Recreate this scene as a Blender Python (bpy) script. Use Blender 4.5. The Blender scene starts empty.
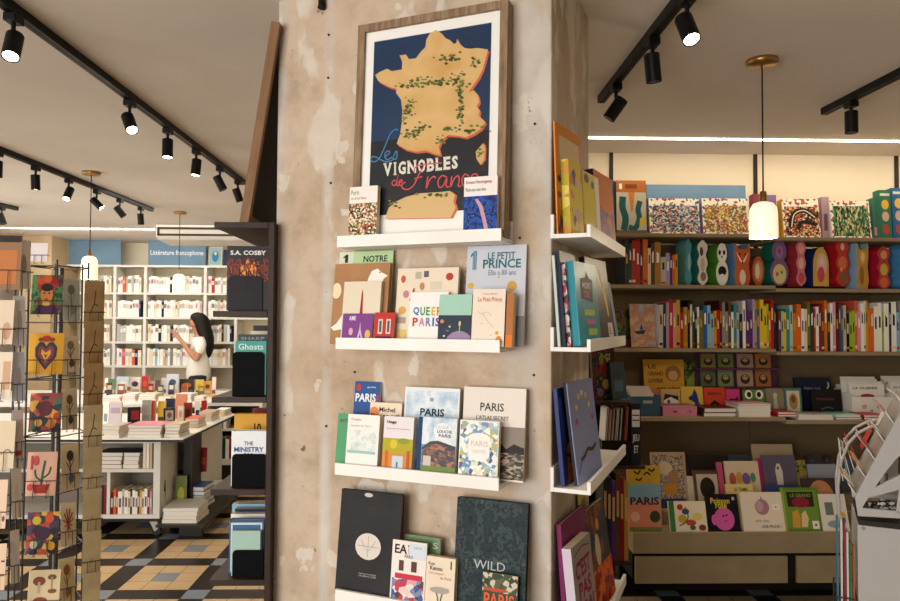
import bpy, math, random
from mathutils import Vector, Matrix
random.seed(7)
C = bpy.context.scene.collection
SC = bpy.context.scene
PI = math.pi
rad = math.radians

# ------------------------------------------------------------------ camera
F = 700.0                      # focal length in pixels (frame 900 x 601)
CAMZ = 1.645
cam = bpy.data.cameras.new('camera'); cam.sensor_width = 36.0; cam.lens = 36.0 * F / 900.0
cam.clip_start = 0.05
camo = bpy.data.objects.new('camera', cam); C.objects.link(camo)
RC = Matrix.Rotation(rad(-1.55), 3, 'Z') @ Matrix.Rotation(rad(90 + 1.74), 3, 'X') @ Matrix.Rotation(rad(0.29), 3, 'Z')
camo.matrix_world = Matrix.Translation((0, 0, CAMZ)) @ RC.to_4x4()
SC.camera = camo

# ------------------------------------------------------------------ world, exposure, large lights
SC.view_settings.view_transform = 'Standard'
SC.view_settings.look = 'None'
SC.view_settings.gamma = 1.0
SC.view_settings.use_curve_mapping = False
SC.view_settings.exposure = -0.12
wd = bpy.data.worlds.new('street_daylight'); SC.world = wd; wd.use_nodes = True
wd.node_tree.nodes['Background'].inputs[0].default_value = (0.75, 0.85, 1.0, 1)
wd.node_tree.nodes['Background'].inputs[1].default_value = 0.6

def lamp(name, kind, loc, energy, col, aim=None, size=0.1, size_y=None, angle=None, blend=0.5):
    l = bpy.data.lights.new(name, kind); l.energy = energy; l.color = col
    if kind == 'AREA':
        l.size = size
        if size_y: l.shape = 'RECTANGLE'; l.size_y = size_y
    elif kind != 'SUN': l.shadow_soft_size = size
    if kind == 'SPOT': l.spot_size = angle; l.spot_blend = blend
    o = bpy.data.objects.new(name, l); C.objects.link(o); o.location = loc
    if aim is not None: o.rotation_euler = (Vector(aim) - Vector(loc)).to_track_quat('-Z', 'Y').to_euler()
    return o
WARM = (1.0, 0.80, 0.58); NEUT = (1.0, 0.93, 0.84); DAY = (1.0, 0.965, 0.92)
lamp('shop_window_daylight', 'AREA', (-3.2, -2.25, 1.5), 260, DAY, (-.6, 2.6, 1.4), 3.8, 2.3)
lamp('side_area_light', 'AREA', (-5.5, 5.3, 1.6), 62, DAY, (-1.0, 6.4, 1.3), 3.6, 1.9)  # broad soft light inside the left wall, which has no window opening
lamp('ceiling_strip_glow', 'AREA', (2.45, 4.24, 2.76), 10, WARM, (2.45, 4.5, 1.6), 2.9, 0.05)
lamp('far_strip_glow', 'AREA', (-3.7, 8.85, 2.76), 24, NEUT, (-3.7, 9.6, 1.4), 3.0, 0.06)
lamp('far_room_area_light', 'AREA', (-3.0, 7.4, 2.77), 52, NEUT, (-3.0, 7.4, 0), 3.4, 2.6)  # broad downward area light over the far room; no fixture is built

# ------------------------------------------------------------------ colours and materials
COL = dict(white='F2EFE8', cream='E6D9BC', beige='CBB390', kraft='A98358', brown='5C3D28', black='121112', charcoal='2B2A2C',
  grey='8B8883', silver='BEBBB5', red='B4201B', crimson='8C1426', orange='DB6A1B', gold='C79A2C', yellow='E4BF2C', lime='9DB72F',
  green='3E7E3B', forest='1D402B', teal='2C8B8C', sky='8DB8D1', blue='2D5E9F', navy='1A2546', purple='5A2E71', lilac='A998C2',
  pink='D890A1', magenta='A1235F', coral='DA5E4B', mint='A8D4C1', olive='6C6B2D', ochre='B1802F', peach='E8B58B', maroon='571A1E', rose='C85575')
def lin(h):
    h = COL.get(h, h); c = [int(h[i:i + 2], 16) / 255 for i in (0, 2, 4)]
    return tuple((x / 12.92 if x <= .04045 else ((x + .055) / 1.055) ** 2.4) for x in c) + (1,)
_m = {}
def M(h, rough=.55, metal=0.0, spec=.22):
    if not isinstance(h, str): return h
    k = (h, rough, metal, spec)
    if k in _m: return _m[k]
    m = bpy.data.materials.new('paint_' + h); m.use_nodes = True; nt = m.node_tree; b = nt.nodes['Principled BSDF']
    b.inputs['Roughness'].default_value = rough; b.inputs['Metallic'].default_value = metal
    b.inputs['Specular IOR Level'].default_value = spec
    c = lin(h)
    tc = nt.nodes.new('ShaderNodeTexCoord'); n = nt.nodes.new('ShaderNodeTexNoise'); n.inputs['Scale'].default_value = 35
    mr = nt.nodes.new('ShaderNodeMapRange'); mr.inputs[3].default_value = max(.02, rough - .06); mr.inputs[4].default_value = rough + .06
    nt.links.new(tc.outputs['Object'], n.inputs['Vector']); nt.links.new(n.outputs[0], mr.inputs[0]); nt.links.new(mr.outputs[0], b.inputs['Roughness'])
    b.inputs['Base Color'].default_value = c
    _m[k] = m; return m
def PAT(cols, scale=30, kind='vor', rough=.45, stretch=(1, 1, 1), seed=0):
    """a busy printed picture: cells or blotches of the given inks"""
    k = (tuple(cols), scale, kind, rough, stretch, seed)
    if k in _m: return _m[k]
    m = bpy.data.materials.new('print_pattern'); m.use_nodes = True; nt = m.node_tree; b = nt.nodes['Principled BSDF']
    b.inputs['Roughness'].default_value = rough; b.inputs['Specular IOR Level'].default_value = .22
    tc = nt.nodes.new('ShaderNodeTexCoord'); mp = nt.nodes.new('ShaderNodeMapping'); mp.inputs['Scale'].default_value = stretch
    mp.inputs['Location'].default_value = (seed * 1.7, seed * .9, seed * 2.3)
    nt.links.new(tc.outputs['Object'], mp.inputs[0])
    r = nt.nodes.new('ShaderNodeValToRGB'); e = r.color_ramp.elements; n = len(cols)
    r.color_ramp.interpolation = 'CONSTANT' if kind != 'soft' else 'LINEAR'
    if kind == 'vor':
        t = nt.nodes.new('ShaderNodeTexVoronoi'); t.inputs['Scale'].default_value = scale
        s = nt.nodes.new('ShaderNodeSeparateColor'); nt.links.new(t.outputs['Color'], s.inputs[0]); out = s.outputs[0]; lo, hi = 0, 1
    elif kind == 'wave':
        t = nt.nodes.new('ShaderNodeTexWave'); t.inputs['Scale'].default_value = scale; t.inputs['Distortion'].default_value = 6
        out = t.outputs[1]; lo, hi = 0, 1
    else:
        t = nt.nodes.new('ShaderNodeTexNoise'); t.inputs['Scale'].default_value = scale; t.inputs['Detail'].default_value = 5
        t.inputs['Roughness'].default_value = .6
        out = t.outputs[0]; lo, hi = .3, .7
    nt.links.new(mp.outputs[0], t.inputs['Vector']); nt.links.new(out, r.inputs[0]); nt.links.new(r.outputs[0], b.inputs['Base Color'])
    for i, c in enumerate(cols):
        p = lo + (hi - lo) * i / (n if kind != 'soft' else max(1, n - 1))
        if i < 2: el = e[i]; el.position = p
        else: el = e.new(p)
        el.color = lin(c)
    if n == 1: e[1].color = lin(cols[0])
    _m[k] = m; return m
def EMIT(col, strength):
    k = ('emit', col, strength)
    if k in _m: return _m[k]
    m = bpy.data.materials.new('glowing'); m.use_nodes = True; b = m.node_tree.nodes['Principled BSDF']
    b.inputs['Base Color'].default_value = (*col, 1)
    b.inputs['Emission Color'].default_value = (*col, 1); b.inputs['Emission Strength'].default_value = strength
    _m[k] = m; return m
def surf(name, stops, scale, rough=.8, bump=.15, detail=8, extra=None):
    """plaster, wood or paint: noise through a ramp, with a bump"""
    m = bpy.data.materials.new(name); m.use_nodes = True; nt = m.node_tree; b = nt.nodes['Principled BSDF']
    b.inputs['Roughness'].default_value = rough; b.inputs['Specular IOR Level'].default_value = .25
    tc = nt.nodes.new('ShaderNodeTexCoord'); mp = nt.nodes.new('ShaderNodeMapping')
    if extra: mp.inputs['Scale'].default_value = extra
    n = nt.nodes.new('ShaderNodeTexNoise'); n.inputs['Scale'].default_value = scale; n.inputs['Detail'].default_value = detail
    r = nt.nodes.new('ShaderNodeValToRGB'); e = r.color_ramp.elements
    for i, (p, c) in enumerate(stops):
        el = e[i] if i < 2 else e.new(p)
        el.position = p; el.color = lin(c)
    bp = nt.nodes.new('ShaderNodeBump'); bp.inputs['Strength'].default_value = bump; bp.inputs['Distance'].default_value = .01
    L = nt.links.new
    L(tc.outputs['Object'], mp.inputs[0]); L(mp.outputs[0], n.inputs['Vector']); L(n.outputs[0], r.inputs[0]); L(r.outputs[0], b.inputs['Base Color'])
    L(n.outputs[0], bp.inputs['Height']); L(bp.outputs[0], b.inputs['Normal'])
    return m
WOODGREY = surf('grey_oak', [(.3, '6E5844'), (.5, '8E755B'), (.7, 'A48C70')], 9, .6, .1, 6, (9, 9, 1))
WOODLT = surf('pale_wood', [(.3, '7A5A40'), (.7, '8E6B4C')], 8, .6, .08, 5, (8, 8, 1))
LAMINATE = surf('taupe_laminate', [(.3, '8E7C60'), (.7, '9C8A6C')], 6, .5, .03, 3)
DARKMETAL = surf('dark_bronze_steel', [(.3, '2A1C15'), (.7, '38271E')], 12, .5, .05, 4)
LACQUER = surf('white_lacquer', [(.3, 'E9E6E0'), (.7, 'F1EFEA')], 5, .4, .02, 2)
CARCASS = surf('white_carcass', [(.3, 'D9D5CC'), (.7, 'E3DFD7')], 5, .5, .02, 2)
BLACKMETAL = M('131213', .45, .3)
WIRE = M('4A4642', .4, .9)
CREAMPAPER = M('D8CBAE', .8); WHITEPAPER = M('E8E4DA', .8)

# ------------------------------------------------------------------ mesh helpers
class MB:
    def __init__(s): s.v = []; s.f = []; s.mi = []; s.mats = []; s.sm = []
    def k(s, mat):
        mat = M(mat)
        if mat not in s.mats: s.mats.append(mat)
        return s.mats.index(mat)
    def add(s, vs, fs, mat, smooth=False, xf=None):
        o = len(s.v); i = s.k(mat)
        s.v += [tuple(xf @ Vector(p)) if xf else tuple(p) for p in vs]
        for f in fs: s.f.append([o + q for q in f]); s.mi.append(i); s.sm.append(smooth)
        return s
    def box(s, x0, x1, y0, y1, z0, z1, mat, xf=None):
        vs = [(x, y, z) for z in (z0, z1) for y in (y0, y1) for x in (x0, x1)]
        return s.add(vs, [(0, 2, 3, 1), (4, 5, 7, 6), (0, 1, 5, 4), (2, 6, 7, 3), (0, 4, 6, 2), (1, 3, 7, 5)], mat, False, xf)
    def prism(s, pts, y0, y1, mat, side=None, xf=None):
        n = len(pts); vs = [(x, y0, z) for x, z in pts] + [(x, y1, z) for x, z in pts]
        s.add(vs, [list(range(n)), list(range(2 * n - 1, n - 1, -1))], mat, False, xf)
        return s.add(vs, [(i, i + n, (i + 1) % n + n, (i + 1) % n) for i in range(n)], side or mat, False, xf)
    def flat(s, pts, y, mat): return s.add([(x, y, z) for x, z in pts], [list(range(len(pts)))], mat)
    def cyl(s, p0, p1, r, mat, n=12, r1=None, caps=True):
        p0, p1 = Vector(p0), Vector(p1); d = (p1 - p0).normalized()
        a = d.orthogonal().normalized(); b = d.cross(a); r1 = r if r1 is None else r1
        vs = [p0 + (a * math.cos(t) + b * math.sin(t)) * r for t in [2 * PI * i / n for i in range(n)]]
        vs += [p1 + (a * math.cos(t) + b * math.sin(t)) * r1 for t in [2 * PI * i / n for i in range(n)]]
        s.add(vs, [(i, (i + 1) % n, (i + 1) % n + n, i + n) for i in range(n)], mat, True)
        if caps: s.add(vs, [list(range(n - 1, -1, -1)), list(range(n, 2 * n))], mat)
        return s
    def tube(s, path, r, mat, n=5):
        for a, b in zip(path, path[1:]): s.cyl(a, b, r, mat, n)
        return s
    def lathe(s, prof, mat, n=20, cx=0, cy=0):
        vs = [(cx + r * math.cos(2 * PI * i / n), cy + r * math.sin(2 * PI * i / n), z) for r, z in prof for i in range(n)]
        fs = [(j * n + i, j * n + (i + 1) % n, (j + 1) * n + (i + 1) % n, (j + 1) * n + i) for j in range(len(prof) - 1) for i in range(n)]
        return s.add(vs, fs, mat, True)
    def ribbon(s, pts, w, y, mat):
        """a brush stroke of width w through 2-D points, in the plane y"""
        P = []; Q = [pts[0]] + list(pts) + [pts[-1]]
        for i in range(1, len(Q) - 2):
            for t in (0, .25, .5, .75):
                a, b, c, d = Q[i - 1], Q[i], Q[i + 1], Q[i + 2]
                P.append(tuple(.5 * (2 * b[k] + (c[k] - a[k]) * t + (2 * a[k] - 5 * b[k] + 4 * c[k] - d[k]) * t * t + (3 * b[k] - a[k] - 3 * c[k] + d[k]) * t ** 3) for k in (0, 1)))
        P.append(pts[-1]); vs = []
        for i, p in enumerate(P):
            q0, q1 = P[max(0, i - 1)], P[min(len(P) - 1, i + 1)]; dx, dz = q1[0] - q0[0], q1[1] - q0[1]; l = math.hypot(dx, dz) or 1
            nx, nz = -dz / l * w / 2, dx / l * w / 2
            vs += [(p[0] + nx, y, p[1] + nz), (p[0] - nx, y, p[1] - nz)]
        return s.add(vs, [(2 * i, 2 * i + 1, 2 * i + 3, 2 * i + 2) for i in range(len(P) - 1)], mat)
    def build(s, name, parent=None, mw=None, bevel=0):
        me = bpy.data.meshes.new(name); me.from_pydata(s.v, [], s.f)
        for m in s.mats: me.materials.append(m)
        me.polygons.foreach_set('material_index', s.mi); me.polygons.foreach_set('use_smooth', s.sm); me.update()
        o = bpy.data.objects.new(name, me); C.objects.link(o)
        if mw is not None: o.matrix_world = mw
        if parent is not None: o.parent = parent
        if bevel:
            b = o.modifiers.new('edge', 'BEVEL'); b.width = bevel; b.segments = 2; b.limit_method = 'ANGLE'
        return o
def tag(o, label, cat, group=None):
    o['label'] = label; o['category'] = cat
    if group: o['group'] = group
    return o
def thing(name, label, cat, mw=None, group=None):
    o = bpy.data.objects.new(name, None); C.objects.link(o); o.empty_display_size = .05
    if mw is not None: o.matrix_world = mw if isinstance(mw, Matrix) else Matrix.Translation(mw)
    return tag(o, label, cat, group)
def struct(name, mb, **k):
    o = mb.build(name, **k); o['kind'] = 'structure'; return o
_t = {}
def textgeo(s, bold=0.0):
    """glyph faces of a string, scaled into the unit square"""
    if (s, bold) in _t: return _t[s, bold]
    cu = bpy.data.curves.new('lettering', 'FONT'); cu.body = s; cu.resolution_u = 2; cu.offset = bold; cu.align_x = 'CENTER'
    o = bpy.data.objects.new('lettering', cu); me = bpy.data.meshes.new_from_object(o)
    vs = [v.co.copy() for v in me.vertices]; fs = [list(p.vertices) for p in me.polygons]
    bpy.data.objects.remove(o); bpy.data.curves.remove(cu); bpy.data.meshes.remove(me)
    x0 = min(v.x for v in vs); x1 = max(v.x for v in vs); y0 = min(v.y for v in vs); y1 = max(v.y for v in vs)
    r = ([((v.x - x0) / (x1 - x0), (v.y - y0) / max(1e-6, y1 - y0)) for v in vs], fs); _t[s, bold] = r; return r
def puttext(mb, s, x0, z0, x1, z1, y, mat, bold=0.0, shear=0.0):
    vs, fs = textgeo(s, bold)
    mb.add([(x0 + (x1 - x0) * a + shear * b * (z1 - z0), y, z0 + (z1 - z0) * b) for a, b in vs], fs, mat)
def ell(cx, cz, rx, rz, n=18): return [(cx + rx * math.cos(2 * PI * i / n), cz + rz * math.sin(2 * PI * i / n)) for i in range(n)]
def paint(parent, art, W, H, y=-.0003, x0=0, z0=0):
    """printed shapes and lettering on a flat front: children cover_art and title"""
    a, t = MB(), MB(); yy = y; cl = lambda v: min(1.0, max(0.0, v))
    for e in art:
        yy -= .00012; k = e[0]
        if k == 'r': a.flat([(x0 + e[1] * W, z0 + e[2] * H), (x0 + e[3] * W, z0 + e[2] * H), (x0 + e[3] * W, z0 + e[4] * H), (x0 + e[1] * W, z0 + e[4] * H)], yy, e[5])
        elif k == 'e': a.flat([(x0 + cl(p) * W, z0 + cl(q) * H) for p, q in ell(e[1], e[2], e[3], e[4])], yy, e[5])
        elif k == 'p': a.flat([(x0 + p * W, z0 + q * H) for p, q in e[1]], yy, e[2])
        elif k == 'b': a.ribbon([(x0 + p * W, z0 + q * H) for p, q in e[1]], e[2] * W, yy, e[3])
        elif k == 't': puttext(t, e[1], x0 + e[2] * W, z0 + e[3] * H, x0 + e[4] * W, z0 + e[5] * H, yy - .0002, e[6], e[7] if len(e) > 7 else 0.0)
    if a.f: a.build('cover_art', parent)
    if t.f: t.build('title', parent)

# ------------------------------------------------------------------ from a picture point to a place
def ray(px, py): return RC @ Vector(((px - 450) / F, -(py - 300.5) / F, -1))
CAMV = Vector((0, 0, CAMZ))
def hit(px, py, P, N):
    d = ray(px, py); return CAMV + d * ((P - CAMV).dot(N) / d.dot(N))
def W(px, py, Y): return hit(px, py, Vector((0, Y, 0)), Vector((0, 1, 0)))
def onz(px, py, z): return hit(px, py, Vector((0, 0, z)), Vector((0, 0, 1)))
Z = Vector((0, 0, 1))
class Face:
    """a vertical face: origin, direction to its right (seen from outside), outward normal"""
    def __init__(s, O, X):
        s.O = Vector((O[0], O[1], 0)); s.X = Vector((X[0], X[1], 0)).normalized(); s.N = s.X.cross(Z)
    def P(s, u, d, z): return s.O + s.X * u + s.N * d + Z * z
    def at(s, px, py, d):
        h = hit(px, py, s.O + s.N * d, s.N); return (h - s.O).dot(s.X), h.z
    def mat(s, u, d, z, lean=0.0, T=0.0):
        a = rad(lean); V = Z * math.cos(a) - s.N * math.sin(a); Yv = -(s.N * math.cos(a) + Z * math.sin(a))
        m = Matrix((s.X, Yv, V)).transposed().to_4x4(); m.translation = s.P(u, d, z + T * math.sin(a)); return m
    def fit(s, xl, xr, yt, yb, d, lean, z=None, T=.02):
        """matrix, width and height of a leaning panel whose foot spans xl..xr and whose top is at yt"""
        ul, zz = s.at(xl, yb, d); ur, _ = s.at(xr, yb, d)
        if z is None: z = zz
        m = s.mat(ul, d, z, lean, T); Wd = ur - ul
        N = m.col[1].xyz; h = hit((xl + xr) / 2, yt, m.translation, N)
        return m, Wd, (h - m.translation).dot(m.col[2].xyz)
BACK = Face((0, 0), (1, 0))            # the direction every room-aligned front has; its origin is moved per row
def row(Y): return Face((0, Y), (1, 0))

def book(m, Wd, H, T, cov, art, label, name='book', cat='book', group=None, hard=False, spine=None, pg=None, back=None):
    r = thing(name, label, cat, m, group)
    th = .0028 if hard else .0009; ov = .003 if hard else .0003; cv = MB(); cov = M(cov, .4) if isinstance(cov, str) else cov
    cv.box(0, Wd, 0, th, 0, H, cov); cv.box(0, Wd, T - th, T, 0, H, back or spine or cov); cv.box(0, th, th, T - th, 0, H, spine or cov)
    cv.build('cover', r)
    MB().box(th, Wd - ov, th, T - th, ov, H - ov, pg or CREAMPAPER).build('page_block', r)
    if art: paint(r, art, Wd, H)
    return r
# ================================================================== the room
ZC = 2.78; YR = 4.62; XP = .71
# floor: 14 cm tiles, dark bands with blue-grey crossings around 3 x 3 cream blocks with a blue-grey heart
fl = MB(); g = .1426; gx, gy = -1.975 - g / 2, 4.30 - g / 2
fl.add([(-6.0, -2.5, -.003), (4.3, -2.5, -.003), (4.3, 10.5, -.003), (-6.0, 10.5, -.003)], [(0, 1, 2, 3)], M('4A4038', .8))
TC = [surf('cream_tile', [(.3, 'B39A74'), (.7, 'C4AB86')], 3, .32, .02, 3), surf('dark_tile', [(.3, '1E1916'), (.7, '2B2420')], 3, .3, .02, 3), surf('blue_tile', [(.3, '6F7A86'), (.7, '828C96')], 3, .32, .02, 3)]
for i in range(-30, 45):
    for j in range(-52, 45):
        x0, y0 = gx + i * g, gy + j * g
        if x0 < -6.0 or x0 + g > 4.3 or y0 < -2.5 or y0 + g > 10.5: continue
        a, b = i % 4, j % 4
        k = 2 if (a == 0 and b == 0) or (a == 2 and b == 2) else 1 if a == 0 or b == 0 else 0
        e = .0015 if k != 1 else .0005
        fl.add([(x0 + e, y0 + e, 0), (x0 + g - e, y0 + e, 0), (x0 + g - e, y0 + g - e, 0), (x0 + e, y0 + g - e, 0)], [(0, 1, 2, 3)], TC[k])
struct('floor', fl)
CEIL = surf('ceiling_paint', [(.35, 'DCD2C6'), (.6, 'E4DBD0')], 1.3, .75, .03, 4)
CREAMWALL = surf('cream_wall', [(.3, 'E0D5BB'), (.7, 'E7DDC6')], 2, .7, .03, 4)
WHITEWALL = surf('white_wall', [(.3, 'DDD8CE'), (.7, 'E4E0D7')], 2, .7, .03, 4)
struct('ceiling', MB().box(-6.1, 4.4, -2.6, 10.6, ZC, ZC + .1, CEIL))
struct('wall_right_back', MB().box(XP, 4.4, YR, YR + .1, 0, ZC, CREAMWALL))
struct('wall_partition', MB().box(XP, XP + .1, YR + .1, 10.4, 0, ZC, CREAMWALL))
struct('wall_far', MB().box(-6.0, XP + .1, 10.4, 10.5, 0, ZC, CREAMWALL))
struct('wall_left', MB().box(-6.1, -6.0, -2.6, 10.5, 0, ZC, WHITEWALL))
struct('wall_right', MB().box(4.3, 4.4, -2.6, YR, 0, ZC, CREAMWALL))
fw = MB()
for b in ((-6.1, -5.15, 0, ZC), (-1.2, 4.4, 0, ZC), (-5.15, -1.2, 2.68, ZC), (-5.15, -1.2, 0, .3)): fw.box(b[0], b[1], -2.5, -2.4, b[2], b[3], WHITEWALL)
struct('wall_front', fw)
pa, pb = W(20, 240, 9.6), W(52, 240, 9.6)
struct('wall_pilaster', MB().box(pa.x, pb.x, 9.6, 10.4, 0, ZC, surf('beige_paint', [(.3, 'B79F79'), (.7, 'C4AD88')], 2, .7, .03, 4)))
# dark line where the shelving rail meets the ceiling, and the slim light strips
c0 = W(590, 133, 3.68).x
LED = EMIT((1.0, .9, .72), 14)
t = MB().box(.8, 4.29, 4.225, 4.247, ZC - .006, ZC - .0005, LED)
tag(t.build('light_strip'), 'long thin glowing light strip in the ceiling above the picture book shelves', 'light strip')
t = MB().box(-5.45, -3.45, 8.76, 8.79, ZC - .006, ZC - .0005, EMIT((1.0, .95, .85), 14))
tag(t.build('light_strip'), 'short glowing light strip in the ceiling above the far blue panels', 'light strip')

# ------------------------------------------------------------------ the pillar
CO = hit(551.5, 330, Vector((0, 2.06, 0)), Vector((0, 1, 0)))
dv = ray(-1250, 300); dv.z = 0; dv.normalize()
MAIN = Face((CO.x, CO.y), (-dv.x, -dv.y))               # u runs from the corner: negative to the left
SIDE = Face((CO.x, CO.y), (-MAIN.N.x, -MAIN.N.y))       # u runs away from the corner
uL = MAIN.at(274.5, 330, 0)[0]
def plaster():
    m = bpy.data.materials.new('bare_plaster'); m.use_nodes = True; nt = m.node_tree; b = nt.nodes['Principled BSDF']; L = nt.links.new
    b.inputs['Roughness'].default_value = .85; b.inputs['Specular IOR Level'].default_value = .2
    tc = nt.nodes.new('ShaderNodeTexCoord')
    def noise(scale, det, st=(1, 1, 1), rough=.55):
        mp = nt.nodes.new('ShaderNodeMapping'); mp.inputs['Scale'].default_value = st; mp.inputs['Location'].default_value = (scale, 3.1, .7)
        n = nt.nodes.new('ShaderNodeTexNoise'); n.inputs['Scale'].default_value = scale; n.inputs['Detail'].default_value = det; n.inputs['Roughness'].default_value = rough
        L(tc.outputs['Object'], mp.inputs[0]); L(mp.outputs[0], n.inputs['Vector']); return n.outputs[0]
    def ramp(f, st):
        r = nt.nodes.new('ShaderNodeValToRGB'); e = r.color_ramp.elements
        for i, (p, c) in enumerate(st):
            el = e[i] if i < 2 else e.new(p)
            el.position = p; el.color = lin(c) if isinstance(c, str) else (c, c, c, 1)
        L(f, r.inputs[0]); return r.outputs[0]
    def mix(f, a, bb):
        x = nt.nodes.new('ShaderNodeMix'); x.data_type = 'RGBA'; L(f, x.inputs[0]); L(a, x.inputs[6]); L(bb, x.inputs[7]); return x.outputs[2]
    base = ramp(noise(2.6, 12, (1, 1, 1), .68), [(.25, '97836E'), (.42, 'BAA48C'), (.55, 'C9B5A0'), (.68, 'AE9880'), (.8, 'C5B09A')])
    light = ramp(noise(9, 6), [(.3, 'CFC4B6'), (.7, 'DAD2C6')])
    grey = ramp(noise(30, 4), [(.3, '8F8170'), (.7, 'B0A08B')])
    dp = nt.nodes.new('ShaderNodeVectorMath'); dp.operation = 'DOT_PRODUCT'; dp.inputs[1].default_value = (MAIN.X.x, MAIN.X.y, 0); L(tc.outputs['Object'], dp.inputs[0])
    ur = nt.nodes.new('ShaderNodeMapRange'); ur.inputs[1].default_value = MAIN.O.dot(MAIN.X) - 1.0; ur.inputs[2].default_value = MAIN.O.dot(MAIN.X) + .01; L(dp.outputs['Value'], ur.inputs[0])
    zone = ramp(ur.outputs[0], [(.02, .95), (.075, .15), (.195, .0), (.215, .9), (.232, .75), (.25, 0.0), (.80, 0.0), (.90, .75), (.985, 1.0), (.992, 0.0)])
    zn = ramp(noise(4.5, 8, (1, 1, .55), .6), [(.40, 0.0), (.56, 1.0)])
    zm = nt.nodes.new('ShaderNodeMath'); zm.operation = 'MULTIPLY'; L(zone, zm.inputs[0]); L(zn, zm.inputs[1])
    m1 = ramp(noise(3.2, 4, (1.6, 1.6, .8), .45), [(.60, 0.0), (.63, .8)])
    m2 = ramp(noise(5.0, 9, (1, 1, 1.4), .62), [(.56, 0.0), (.72, .55)])
    m3 = ramp(noise(15, 9, (1, 1, 1), .66), [(.665, 0.0), (.70, .85)]); m4 = ramp(noise(8.5, 5, (1, 1, .8), .5), [(.635, 0.0), (.655, .85)])
    col = mix(m2, base, grey); col = mix(zm.outputs[0], col, ramp(noise(7, 7), [(.3, 'B9B2A8'), (.7, 'D3CDC4')])); col = mix(m1, col, light); col = mix(m4, col, light)
    dark = ramp(noise(40, 3), [(.3, '4F3626'), (.7, '73503A')]); col = mix(m3, col, dark)
    L(col, b.inputs['Base Color'])
    bp = nt.nodes.new('ShaderNodeBump'); bp.inputs['Strength'].default_value = .5; bp.inputs['Distance'].default_value = .006
    ad = nt.nodes.new('ShaderNodeMath'); L(noise(22, 8), ad.inputs[0]); L(m1, ad.inputs[1]); L(ad.outputs[0], bp.inputs['Height']); L(bp.outputs[0], b.inputs['Normal'])
    return m
PL = plaster(); SD = .56
pp = [MAIN.P(0, 0, 0), SIDE.P(SD, 0, 0), SIDE.P(SD, 0, 0) + MAIN.X * uL, MAIN.P(uL, 0, 0)]
pm = MB(); pm.add([(p.x, p.y, z) for z in (0, ZC) for p in pp], [(0, 1, 5, 4), (1, 2, 6, 5), (2, 3, 7, 6), (3, 0, 4, 7), (0, 3, 2, 1), (4, 5, 6, 7)], PL)
struct('column_plaster', pm, bevel=.006)
nl = MB()
for px, py in ((329, 35), (328.5, 78), (331, 183), (535, 124), (534, 375), (520, 238), (355, 372), (326.5, 426)):
    u, z = MAIN.at(px, py, 0); p = MAIN.P(u, 0, z); nl.cyl(p, p + MAIN.N * .004, .004, '33261E', 7)
struct('trim_nail_holes', nl)
# conduit stub at the top
u, z = MAIN.at(322, 6, .01); p = MAIN.P(u, .012, z)
t = MB(); t.cyl(p + Z * .1, p, .012, BLACKMETAL, 10); t.cyl(p, p - Z * .012 + MAIN.X * .008, .016, BLACKMETAL, 10, .007)
tag(t.build('cable_end'), 'short black cable end hanging at the top of the plaster pillar', 'cable')

# ------------------------------------------------------------------ picture ledges
LD = .118
def ledge(face, u0, u1, zb, label):
    r = thing('picture_ledge', label, 'shelf', face.mat(u0, 0, zb), 'white picture ledges on the plaster pillar')
    w = u1 - u0
    MB().box(0, w, -LD + .011, -.0105, 0, .012, LACQUER).build('bottom_board', r)
    MB().box(0, w, -LD, -LD + .0105, 0, .036, LACQUER).build('front_lip', r)
    MB().box(0, w, -.01, -.0005, 0, .07, LACQUER).build('back_rail', r)
    return zb + .0125
nm = ['top', 'second', 'third', 'lowest']
zl = []
for i, (yl, yr_, xl, xr) in enumerate(((247, 241, 337, 501), (348.7, 353, 335.5, 499.5), (473.9, 491.7, 334.7, 498.5), (601, 625, 335, 499))):
    ul, za = MAIN.at(xl, yl, LD); ur, zb = MAIN.at(xr, yr_, LD)
    zz = (za + zb) / 2 if i < 3 else za
    zl.append(ledge(MAIN, ul, ur, zz, '%s white picture ledge on the broad front face of the plaster pillar' % nm[i]))
zs = []
for i, (px, py) in enumerate(((549.5, 239), (550.5, 351), (554, 490.5), (556, 657))):
    z = MAIN.at(px, py, 0)[1]
    zs.append(ledge(SIDE, -.015, .66, z, '%s white picture ledge on the narrow shaded face of the plaster pillar' % nm[i]))

def mbook(i, xl, xr, yt, yb, d, lean, T, cov, art, label, **k):
    m, w, h = MAIN.fit(xl, xr, yt, yb, d, lean, zl[i] + .0005, T)
    return book(m, w, h, T, cov, art, label, **k)

# ---- the framed wine map
PT = .045
# seen corners of the frame's face: left 359.., right 501; top 22 at its left
m, w, h = MAIN.fit(350.5, 504, 13.0, 233, .085, 2.9, zl[0] + .0005, PT)
r = thing('framed_poster', 'large oak-framed vineyard map poster leaning on the top ledge of the pillar', 'framed poster', m)
fw_ = .026
f = MB()
f.box(0, fw_, 0, PT, 0, h, WOODGREY); f.box(w - fw_, w, 0, PT, 0, h, WOODGREY); f.box(fw_, w - fw_, 0, PT, 0, fw_, WOODGREY); f.box(fw_, w - fw_, 0, PT, h - fw_, h, WOODGREY)
f.build('frame', r, bevel=.0015)
MB().box(fw_, w - fw_, .012, .016, fw_, h - fw_, M('EDEAE4', .7)).build('mat_board', r)
mi = r.matrix_world.inverted()
def pl(zx, zy, dy=.0112):
    """a point read on the poster (601-px view of 320,0..560,240) in the poster's own plane"""
    px, py = 320 + zx * 240 / 601, zy * 240 / 601
    P = m @ Vector((0, dy, 0)); q = mi @ hit(px, py, P, m.col[1].xyz); return (q.x, q.z)
A = pl(137, 98); B = pl(437, 42); ps = MB()
x0, x1, zt, zb = fw_ + .030, w - fw_ - .030, h - fw_ - .034, fw_ + .062
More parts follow.
